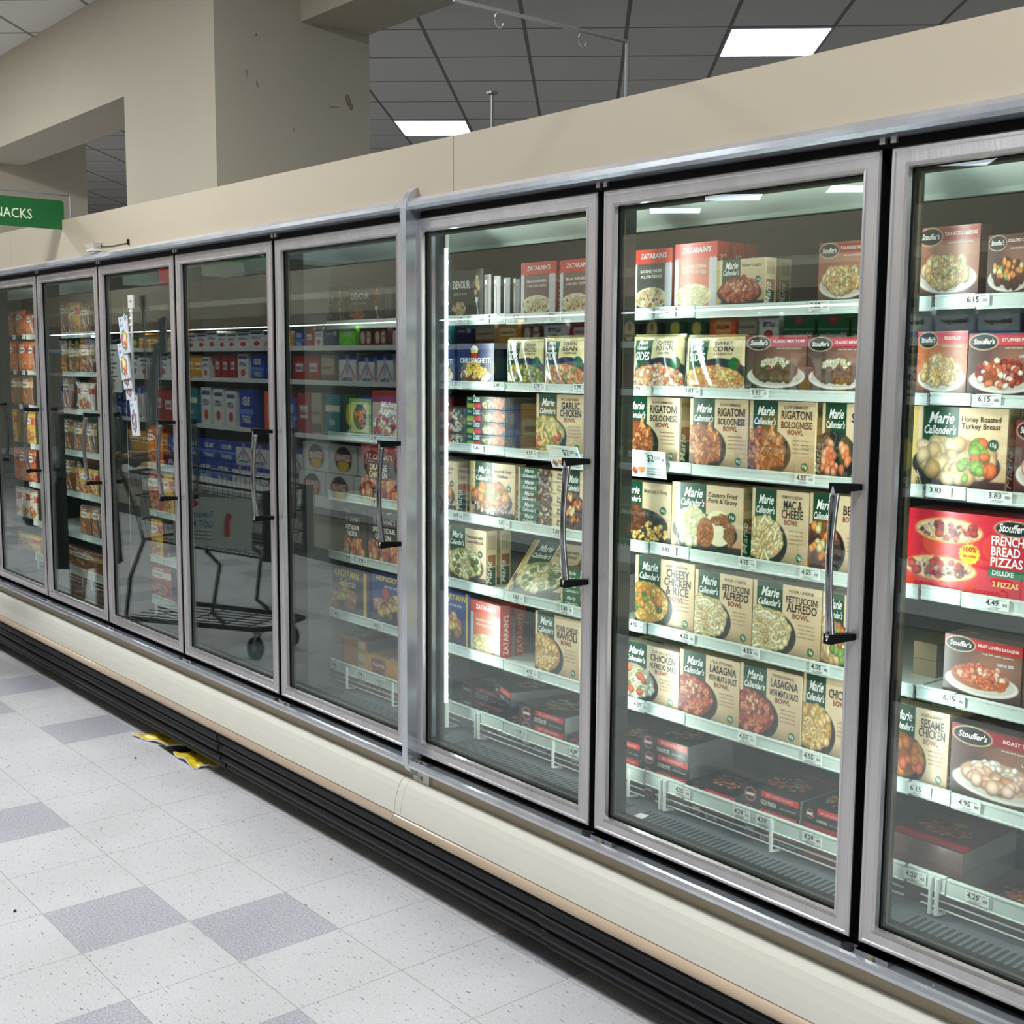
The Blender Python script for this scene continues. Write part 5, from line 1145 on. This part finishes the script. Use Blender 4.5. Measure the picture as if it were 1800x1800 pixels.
D('b_guinness', (22, 20, 20), 1.0, lambda a: (a.ell(.5, .5, .28, .36, (206, 190, 140)), a.ell(.5, .62, .1, .14, (150, 110, 50))), [('GUINNESS', .5, .3, .12, (60, 46, 30), dict(bold=.03, width=.46))])
D('b_bitburger', (198, 206, 214), 1.0, lambda a: (a.rect(0, 0, 1, .14, (70, 130, 70)), a.rect(0, .14, 1, .3, (110, 160, 210)), a.ell(.5, .6, .3, .3, (222, 226, 230))), [('Bitburger', .5, .52, .17, (90, 80, 60), dict(bold=.03, width=.66))])
D('b_orange', (226, 96, 44), 1.0, lambda a: (a.ell(.5, .55, .32, .26, (236, 170, 100)), a.ell(.5, .1, .2, .1, (186, 30, 40))), [('HELLES', .5, .5, .16, (140, 40, 30), dict(bold=.03, width=.5))])
D('b_tan', (166, 154, 130), 1.2, lambda a: a.rect(0, .1, 1, .3, (110, 84, 60)), [('PALE ALE', .5, .5, .14, (90, 60, 40), dict(bold=.02, width=.7))])
D('b_red', (150, 26, 34), 1.1, lambda a: a.rect(.2, .4, .8, .7, (196, 196, 196)), [('LAGER', .5, .48, .18, (150, 30, 40), dict(bold=.03, width=.5))])
D('b_lime', (110, 196, 44), 1.0, lambda a: (a.rect(.3, .55, .7, .85, (206, 232, 190)), a.cap(.05, .1, .3, .4, .03, (60, 110, 30)), a.cap(.95, .1, .7, .4, .03, (60, 110, 30))), [('HARD', .5, .72, .1, (60, 120, 40), dict(bold=.03)), ('SELTZER', .5, .6, .1, (60, 120, 40), dict(bold=.03, width=.36))])
D('b_navy', (34, 36, 70), 1.0, lambda a: a.rect(.1, .6, .3, .8, (170, 170, 190)), [('STOUT', .6, .62, .14, (190, 190, 206), dict(bold=.02))])
D('b_brown', (86, 36, 34), 1.0, lambda a: (a.ell(.28, .5, .16, .3, (196, 180, 160)), a.ell(.72, .5, .16, .3, (196, 180, 160))), [('TWO', .28, .5, .14, (90, 50, 40), dict(bold=.03))])
D('b_green', (22, 76, 50), 1.0, lambda a: a.ell(.5, .55, .24, .24, (206, 190, 90)), [('IPA', .5, .08, .2, WT, dict(bold=.03))])
D('b_teal', (40, 120, 130), 1.3, lambda a: a.rect(0, .6, 1, .75, (220, 210, 180)), [('ALE', .5, .3, .22, WT, dict(bold=.03))])
D('b_white', (208, 208, 204), 1.2, lambda a: (a.ell(.5, .3, .22, .16, (180, 60, 50)), a.rect(.1, .8, .9, .9, (60, 70, 120))), [('LITE', .5, .55, .24, (40, 50, 100), dict(bold=.03, width=.6))])
D('b_gold', (206, 150, 60), 1.1, lambda a: a.rect(.1, .4, .9, .7, (236, 214, 160)), [('PILSNER', .5, .48, .15, (120, 70, 30), dict(bold=.03, width=.66))])
CN = {'b_heineken': 'green beer pack with red star', 'b_corona': 'white and navy beer pack', 'b_coronad': 'black beer pack with gold disc', 'b_stella': 'white beer case with red banner', 'b_budlight': 'blue beer pack', 'b_ultra': 'white beer pack with red ribbon',
      'b_guinness': 'black stout pack with cream oval', 'b_bitburger': 'pale blue beer pack', 'b_orange': 'orange beer pack', 'b_tan': 'tan beer pack', 'b_red': 'dark red beer pack', 'b_lime': 'lime green seltzer pack', 'b_navy': 'navy beer pack', 'b_brown': 'maroon beer pack with two ovals',
      'b_green': 'dark green beer pack', 'b_teal': 'teal beer pack', 'b_white': 'white beer pack', 'b_gold': 'golden beer pack'}
LN = {1: 'top shelf', 2: 'second shelf', 3: 'third shelf', 4: 'bottom bed'}
seen = {}
def beer(d, x, w, z, h, lv, y=-3.09):
    k = (d, lv); seen[k] = seen.get(k, 0)+1
    place(d, 'beer_pack', x, y, z, w, h, '%s, %s of the cooler across the aisle' % (CN[d], LN[lv]), 'beer pack', '%ss on the %s' % (CN[d], LN[lv]), rotz=math.pi, depth=4.5)
rb_ = random.Random(21)
FIX = {1: [(-2.42, .16, 'b_guinness'), (-2.24, .16, 'b_guinness'), (-2.06, .15, 'b_guinness'), (-1.88, .15, 'b_green'), (-1.72, .14, 'b_green'), (-1.53, .19, 'b_orange'), (-1.36, .13, 'b_tan'), (-1.22, .13, 'b_white'), (-1.03, .2, 'b_heineken'), (-.82, .19, 'b_heineken'), (-.62, .19, 'b_heineken'), (-.38, .2, 'b_bitburger'), (-.16, .2, 'b_bitburger'), (.05, .2, 'b_bitburger'),
           (-4.42, .2, 'b_ultra'), (-4.62, .14, 'b_ultra'), (-4.86, .18, 'b_brown'), (-5.06, .18, 'b_brown'), (-5.32, .24, 'b_lime'), (-5.57, .22, 'b_navy'), (-5.75, .12, 'b_white'), (-5.9, .12, 'b_red'), (-6.06, .16, 'b_budlight'), (-2.66, .2, 'b_red'), (-2.9, .2, 'b_white'), (-3.12, .2, 'b_brown'), (-3.36, .2, 'b_gold'), (-3.6, .2, 'b_tan'), (-3.84, .2, 'b_navy')],
       2: [(-4.3, .22, 'b_red'), (-4.55, .22, 'b_white'), (-4.8, .22, 'b_ultra'), (-5.05, .22, 'b_ultra'), (-5.32, .26, 'b_ultra'), (-5.62, .2, 'b_tan'), (-5.84, .2, 'b_red'), (-6.06, .2, 'b_red'), (-2.42, .22, 'b_coronad'), (-2.1, .24, 'b_coronad'), (-.40, .2, 'b_corona'), (-.18, .2, 'b_corona'), (.04, .2, 'b_coronad'), (-1.85, .2, 'b_heineken'), (-1.63, .2, 'b_heineken'), (-1.41, .2, 'b_heineken'), (-1.2, .2, 'b_heineken'), (-.98, .2, 'b_stella'), (-.76, .2, 'b_stella'), (-6.5, .24, 'b_budlight'), (-6.78, .24, 'b_budlight'), (-7.05, .2, 'b_white'), (-7.25, .12, 'b_red'), (-7.4, .12, 'b_red'), (-7.55, .12, 'b_red')],
       3: [(-2.35, .17, 'b_heineken'), (-2.16, .17, 'b_heineken'), (-1.95, .2, 'b_heineken'), (-6.0, .2, 'b_red'), (-5.8, .16, 'b_tan'), (-5.55, .22, 'b_teal'), (-5.3, .2, 'b_green'), (-6.52, .3, 'b_orange'), (-7.0, .26, 'b_budlight'), (-7.3, .2, 'b_white'), (-7.55, .2, 'b_white'), (-7.8, .2, 'b_white'), (-8.1, .22, 'b_teal')]}
ALLB = ['b_budlight', 'b_ultra', 'b_white', 'b_gold', 'b_teal', 'b_green', 'b_red', 'b_tan', 'b_navy', 'b_white', 'b_ultra', 'b_gold']
for lv in (1, 2, 3):
    z, hmax = LV[lv]; used = [(x-w/2, x+w/2) for x, w, d in FIX[lv]]
    for x, w, d in FIX[lv]: beer(d, x, w*.97, z-.012, hmax*rb_.uniform(.9, 1.0), lv)
    x = -11.6
    while x < .4:
        w = rb_.uniform(.15, .26); d = ALLB[rb_.randrange(len(ALLB))]
        rep = rb_.randint(1, 3)
        for _ in range(rep):
            a, b = x, x+w
            if any(a < q1+.005 and b > q0-.005 for q0, q1 in used): x = a+.05; break
            beer(d, x+w/2, w*.96, z-.012, hmax*rb_.uniform(.82, 1.0), lv); x += w
# the bottom bed: bigger cases, two high
x = -11.4
while x < .3:
    if x < -9: d, w = 'b_gold', .34
    elif x < -7.6: d, w = 'b_budlight', .36
    elif x < -6.2: d, w = 'b_ultra', .30
    elif x < -4.2: d, w = 'b_stella', .42
    elif x < -2.6: d, w = 'b_white', .34
    elif x < -1.0: d, w = 'b_heineken', .27
    else: d, w = 'b_corona', .3
    for q in range(2):
        h = .20 if d != 'b_stella' else .235
        dd = d if not (d == 'b_corona' and q) else 'b_coronad'
        beer(dd, x+w/2, w*.97, .46+h*q, h*.98, 4, y=-3.06-.04*q)
    x += w
# things above the cooler
m = MB(); m.prism(rrect(-2.98, -2.42, 2.36, 2.56, .02), -6.104, -6.096, 'sign'); o = m.build('aisle_sign')
t = MB(); puttext(t, 'BEER', -2.70, 2.42, .10, m='signtext', y=-6.0955, face='x'); t.build('sign_lettering', o)
m = MB(); m.tube([(-6.1, -3.02, 2.31), (-6.1, -3.02, 2.60), (-6.1, -2.4, 2.60)], .008, 'rod', 8); m.tube([(-6.1, -2.55, 2.60), (-6.1, -2.55, 2.55)], .003, 'rod', 6); m.build('sign_rod', o)
tag(o, 'green BEER sign on a rod above the beer cooler', 'sign')
def lathe(mb_, prof, m, n=20):
    L_ = len(prof); vs = [(r*math.cos(2*math.pi*k/n), r*math.sin(2*math.pi*k/n), z) for k in range(n) for r, z in prof]
    mb_.add(vs, [(k*L_+i, k*L_+i+1, ((k+1) % n)*L_+i+1, ((k+1) % n)*L_+i) for k in range(n) for i in range(L_-1)], m)
m = MB(); lathe(m, [(.17, 0), (.168, .04), (.15, .08), (.11, .12), (.05, .145), (0, .15)], 'chrome'); m.box(-.18, .18, -.18, .18, -.02, 0, 'whiteplastic')
tag(m.build('security_dome', smooth=True, loc=(-4.6, -3.25, 2.14)), 'mirrored security dome on top of the beer cooler', 'security dome')
m = MB(); m.box(-8.62, -8.08, -3.04, -3.02, 2.32, 2.58, 'redink'); tag(m.build('wall_sign'), 'dark red sign board standing above the beer cooler', 'sign')
struct(MB().box(-10.6, -9.9, -4.6, -3.96, 0, CH, 'wall').build('trim_5'))
struct(MB().box(-20, 6, -14, -13.9, 0, 5, 'wall').build('wall_front'))

# ---------------------------------------------------------------- shopping cart
ct = empty('shopping_cart', (-3.70, -.73, 0), 'dark wire shopping cart with an advert panel, seen reflected in the doors', 'shopping cart')
ct.rotation_euler = (0, 0, -.47); ct.scale = (.78, .84, 1)
W2 = .28
def rim(z, x0, x1, w, r, m_, mb_, zr=0):
    mb_.tube([(x0, -w, z+zr), (x1, -w*.86, z), (x1, w*.86, z), (x0, w, z+zr), (x0, -w, z+zr)], r, m_, 8)
b = MB(); rim(.90, .12, 1.22, W2, .008, 'darkwire', b, .08); rim(.55, .20, 1.16, W2*.86, .006, 'darkwire', b, .06)
for t_ in (.3, .65):
    rim(.55+(.35)*t_, .20-.08*t_, 1.16+.06*t_, W2*(.86+.14*t_), .003, 'darkwire', b, .06+.02*t_)
def side(u, sgn, top):   # point on a long side
    x0, x1, z0, w, zr = (.12, 1.22, .90, W2, .08) if top else (.20, 1.16, .55, W2*.86, .06)
    return (x0+(x1-x0)*u, sgn*w*(1-.14*u), z0+zr*(1-u))
for q in range(27):
    u = q/26
    for sg in (-1, 1): b.tube([side(u, sg, 1), side(u, sg, 0)], .002, 'darkwire', 5, cap=False)
    b.tube([side(u, -1, 0), side(u, 1, 0)], .002, 'darkwire', 5, cap=False)
for q in range(13):
    v_ = q/12*2-1
    b.tube([(1.22, v_*W2*.86, .90), (1.16, v_*W2*.74, .55)], .002, 'darkwire', 5, cap=False); b.tube([(.12, v_*W2, .98), (.20, v_*W2*.86, .61)], .002, 'darkwire', 5, cap=False)
for v_ in (-.6, 0, .6): b.tube([(.20, v_*W2*.86, .61), (1.16, v_*W2*.74, .55)], .003, 'darkwire', 5, cap=False)
b.build('basket', ct)
b = MB(); b.box(1.19, 1.25, -W2*.86-.01, -W2*.86+.05, .54, .91, 'cartplastic'); b.box(1.19, 1.25, W2*.86-.05, W2*.86+.01, .54, .91, 'cartplastic'); b.build('corner_guard', ct)
b = MB()
for sg in (-1, 1):
    b.tube([(.02, sg*W2, 1.02), (.14, sg*W2*.98, .80), (.20, sg*W2*.9, .60), (.10, sg*W2, .40), (.06, sg*W2*1.05, .16)], .014, 'cartplastic', 10)
    b.tube([(.70, sg*W2*.78, .57), (.82, sg*W2*.8, .50), (.76, sg*W2*.86, .24), (.86, sg*W2*.88, .19)], .014, 'cartplastic', 10)
b.tube([(.06, -W2*1.05, .17), (1.08, -W2*.86, .17), (1.20, -W2*.66, .175), (1.22, 0, .178), (1.20, W2*.66, .175), (1.08, W2*.86, .17), (.06, W2*1.05, .17)], .014, 'cartplastic', 10)
b.build('cart_frame', ct)
b = MB()
for q in range(7): v_ = (q/6*2-1)*.9; b.tube([(.08, v_*W2, .185), (1.12, v_*W2*.82, .185)], .003, 'darkwire', 6)
for x in (.25, .55, .85, 1.05): b.tube([(x, -W2, .182), (x, W2, .182)], .003, 'darkwire', 6)
b.build('lower_tray', ct)
for nm, x, y in (('w', 1.10, -.2), ('w', 1.10, .2), ('w', .12, -.28), ('w', .12, .28)):
    b = MB(); b.tube([(x-.02, y-.014, .062), (x-.02, y+.014, .062)], .062, 'rubber', 24); b.tube([(x-.02, y-.018, .062), (x-.02, y+.018, .062)], .02, 'rod', 12)
    b.tube([(x+.005, y+.024, .16), (x-.02, y+.024, .062)], .009, 'rod', 6); b.tube([(x+.005, y-.024, .16), (x-.02, y-.024, .062)], .009, 'rod', 6); b.box(x-.02, x+.03, y-.03, y+.03, .145, .165, 'rod')
    b.build('wheel', ct)
b = MB(); b.tube([(.02, -W2-.01, 1.03), (.02, W2+.01, 1.03)], .016, 'cartplastic', 14); b.build('handle', ct)
b = MB(); b.box(.13, .145, -.19, .19, .72, .93, 'whiteplastic'); b.box(.16, .30, -.2, .2, .86, .875, 'whiteplastic'); b.build('child_seat', ct)
ad = MB(); ad.box(.46, 1.08, .272, .280, .60, .86, 'tag')
adp = ad.build('advert_panel', ct); adp.rotation_euler = (0, 0, -.035)
# print faces +y: text is mirrored left-right in x so that it reads correctly from the freezer side
t = MB()
def puty(s_, x, z, size, m_, width=None, bold=.01):
    n0 = len(t.v); puttext(t, s_, -x, z, size, m=m_, y=0, width=width, bold=bold)
    for q in range(n0, len(t.v)): p = t.v[q]; t.v[q] = (-p[0], .2806, p[2])
puty("Tomorrow's", .66, .755, .05, 'blueink', .26); puty("GOT MILK", .66, .70, .05, 'blueink', .26)
for q in range(3): t.box(.56, .78, .2801, .2806, .675-.02*q, .680-.02*q, 'rod')
t.tube([(.9, .2803, .66), (.9, .2803, .74), (.92, .2803, .78)], .02, 'redink', 6)
n0 = len(t.v); t.add([(.62+.05*math.cos(a), .2805, .825+.02*math.sin(a)) for a in [k*math.pi/8 for k in range(16)]], [tuple(range(15, -1, -1))], 'redink')
t.build('advert_print', adp)

# ---------------------------------------------------------------- person pushing the cart
MT['skin'] = mat('skin', (150, 108, 84), .5); MT['hair'] = mat('dark_hair', (20, 16, 15), .5, bump=.5, bscale=90); MT['coat'] = mat('dark_green_cloth', (18, 34, 32), .85, var=.3, vscale=20)
MT['pattern'] = mat('leaf_print_cloth', (60, 84, 74), .8, var=.7, vscale=14); MT['shoe'] = mat('black_shoe', (16, 16, 16), .5); MT['blackbag'] = mat('black_bag', (14, 14, 16), .5)
pe = empty('person', (-4.10, -.54, 0), 'person in dark green clothes with dark hair, holding a cart handle, seen reflected', 'person')
pe.rotation_euler = (0, 0, -.44)
def skinned(name, V, E, R, m_, parent, sub=2):
    me = bpy.data.meshes.new(name); me.from_pydata(V, E, []); o = bpy.data.objects.new(name, me); COL.objects.link(o)
    o.modifiers.new('s', 'SKIN'); sd = me.skin_vertices[0].data
    for i, r in enumerate(R): sd[i].radius = (r, r) if not isinstance(r, tuple) else r
    sd[0].use_root = True
    u = o.modifiers.new('u', 'SUBSURF'); u.levels = sub; u.render_levels = sub
    dg = bpy.context.evaluated_depsgraph_get(); dg.update(); m2 = bpy.data.meshes.new_from_object(o.evaluated_get(dg))
    bpy.data.objects.remove(o); m2.name = name; m2.materials.clear(); m2.materials.append(MT[m_])
    for p in m2.polygons: p.use_smooth = True
    o = bpy.data.objects.new(name, m2); COL.objects.link(o); o.parent = parent; return o
V = [(0, 0, .84), (.02, 0, .98), (.04, 0, 1.14), (.05, 0, 1.24), (.07, 0, 1.31), (.10, 0, 1.38), (.12, 0, 1.46)]
E_ = [(0, 1), (1, 2), (2, 3), (3, 4), (4, 5), (5, 6)]; R = [(.12, .14), (.10, .12), (.11, .14), (.09, .11), .05, .075, .07]
for sg in (-1, 1):
    b0 = len(V); V += [(.04, sg*.17, 1.24), (.10, sg*.22, 1.02), (.25, sg*.17, 1.02), (.37, sg*.16, 1.045), (.43, sg*.16, 1.055)]; R += [.055, .042, .034, .026, .032]
    E_ += [(3, b0), (b0, b0+1), (b0+1, b0+2), (b0+2, b0+3), (b0+3, b0+4)]
    b0 = len(V); V += [(0, sg*.09, .74), (.03, sg*.10, .44), (0, sg*.10, .10), (.10, sg*.11, .045)]; R += [.085, .058, .036, .032]
    E_ += [(0, b0), (b0, b0+1), (b0+1, b0+2), (b0+2, b0+3)]
body = skinned('body', V, E_, R, 'skin', pe)
for sg in (-1, 1):
    for f_ in range(4):
        y = sg*.16+(f_-1.5)*.017; l = (.026, .031, .029, .022)[f_]
        skinned('finger', [(.425, y, 1.06), (.445+l*.4, y, 1.062), (.453+l*.5, y, 1.045), (.445, y, 1.025)], [(0, 1), (1, 2), (2, 3)], [.009, .009, .008, .007], 'skin', pe, 1)
    skinned('thumb', [(.405, sg*.16-sg*.03, 1.045), (.425, sg*.16-sg*.045, 1.03), (.445, sg*.16-sg*.045, 1.012)], [(0, 1), (1, 2)], [.010, .010, .008], 'skin', pe, 1)
def loft(rings, m_, n=20, mb_=None):
    mb_ = mb_ or MB(); vs = []
    for (cx, cy, z, rx, ry) in rings:
        for k in range(n): a = 2*math.pi*k/n; vs.append((cx+rx*math.cos(a), cy+ry*math.sin(a), z))
    fs = [(i*n+k, i*n+(k+1) % n, (i+1)*n+(k+1) % n, (i+1)*n+k) for i in range(len(rings)-1) for k in range(n)]
    fs += [tuple(range(n-1, -1, -1)), tuple(range((len(rings)-1)*n, len(rings)*n))]
    return mb_.add(vs, fs, m_)
c_ = loft([(.0, 0, .40, .17, .22), (.0, 0, .60, .16, .21), (.0, 0, .84, .15, .20), (.02, 0, .95, .135, .18), (.03, 0, 1.0, .13, .17)], 'coat'); c_.build('skirt', pe, smooth=True)
c_ = loft([(.015, 0, .92, .15, .19), (.03, 0, 1.02, .135, .18), (.04, 0, 1.14, .14, .19), (.045, 0, 1.24, .12, .19), (.055, 0, 1.29, .08, .12), (.07, 0, 1.32, .058, .065)], 'pattern')
for sg in (-1, 1): c_.tube([(.045, sg*.15, 1.25), (.08, sg*.205, 1.10), (.105, sg*.222, 1.01), (.20, sg*.195, 1.005)], [.075, .062, .058, .05], 'pattern', 14)
c_.build('top', pe, smooth=True)
hd = MB(); vs = []; n = 16
def head_r(z):
    t = (z-1.28)/.26; return math.sqrt(max(0.02, 1-(2*t-1)**2))
hd = loft([(.105+.01*(1-abs(t-.5)), 0, 1.33+.22*t, .088*math.sqrt(max(.03, 1-(2*t-1)**2))+.012, .074*math.sqrt(max(.03, 1-(2*t-1)**2))+.008) for t in [i/10 for i in range(11)]], 'skin', 18)
hd.tube([(.20, 0, 1.45), (.222, 0, 1.42), (.205, 0, 1.412)], [.008, .014, .010], 'skin', 8)
hd.tube([(.10, .078, 1.46), (.10, .088, 1.43), (.10, .080, 1.40)], [.012, .014, .008], 'skin', 8); hd.tube([(.10, -.078, 1.46), (.10, -.088, 1.43), (.10, -.080, 1.40)], [.012, .014, .008], 'skin', 8)
hd.tube([(.196, -.022, 1.385), (.203, 0, 1.387), (.196, .022, 1.385)], .005, 'redink', 6)
for sg in (-1, 1): hd.tube([(.190, sg*.034, 1.445), (.199, sg*.030, 1.445)], .011, 'tag', 10); hd.tube([(.197, sg*.030, 1.445), (.2015, sg*.030, 1.445)], .005, 'ink', 8)
hd.build('head', pe, smooth=True)
h_ = loft([(.02, 0, 1.18, .05, .11), (.025, 0, 1.26, .07, .115), (.05, 0, 1.34, .075, .105), (.07, 0, 1.42, .088, .098), (.085, 0, 1.50, .092, .092), (.09, 0, 1.545, .085, .078), (.09, 0, 1.575, .05, .045), (.09, 0, 1.582, .01, .01)], 'hair')
h_.build('hair', pe, smooth=True)
s_ = MB()
for sg in (-1, 1): loft([(.045, sg*.11, .0, .125, .045), (.045, sg*.11, .03, .125, .046), (.02, sg*.11, .07, .085, .042), (.0, sg*.105, .10, .05, .042)], 'shoe', 16, s_)
s_.build('shoes', pe, smooth=True)
bg = loft([(0, 0, 0, .13, .06), (0, 0, .03, .15, .07), (0, 0, .18, .14, .055), (0, 0, .26, .10, .03)], 'blackbag'); bg.tube([(-.08, 0, .24), (-.05, 0, .42), (.04, 0, .46), (.08, 0, .24)], .009, 'blackbag', 8)
o = bg.build('handbag', smooth=True, loc=(-4.34, -.34, .62)); tag(o, 'black handbag hanging from the bent elbow of the person with the cart', 'bag')

m = MB(); m.add([(.788, .105, .4345), (.786, .146, .437), (.811, .153, .436), (.817, .10, .4345), (.788, .105, .4338), (.786, .146, .4358), (.811, .153, .4352), (.817, .10, .4338)], [(0, 3, 2, 1), (4, 5, 6, 7), (0, 1, 5, 4), (1, 2, 6, 5), (2, 3, 7, 6), (3, 0, 4, 7)], 'paperwhite')
tag(m.build('paper_scrap'), 'white paper scrap on the vent grille, second door from right', 'debris')
m = MB(); m.add([(.004, 0, 0), (0, .004, 0), (-.004, 0, 0), (0, -.004, 0), (0, 0, .005)], [(0, 1, 4), (1, 2, 4), (2, 3, 4), (3, 0, 4), (3, 2, 1, 0)], 'paperyellow')
tag(m.build('floor_crumb', loc=(1.7045, .0, .399)), 'tiny yellow crumb on the sill under the rightmost door', 'debris')
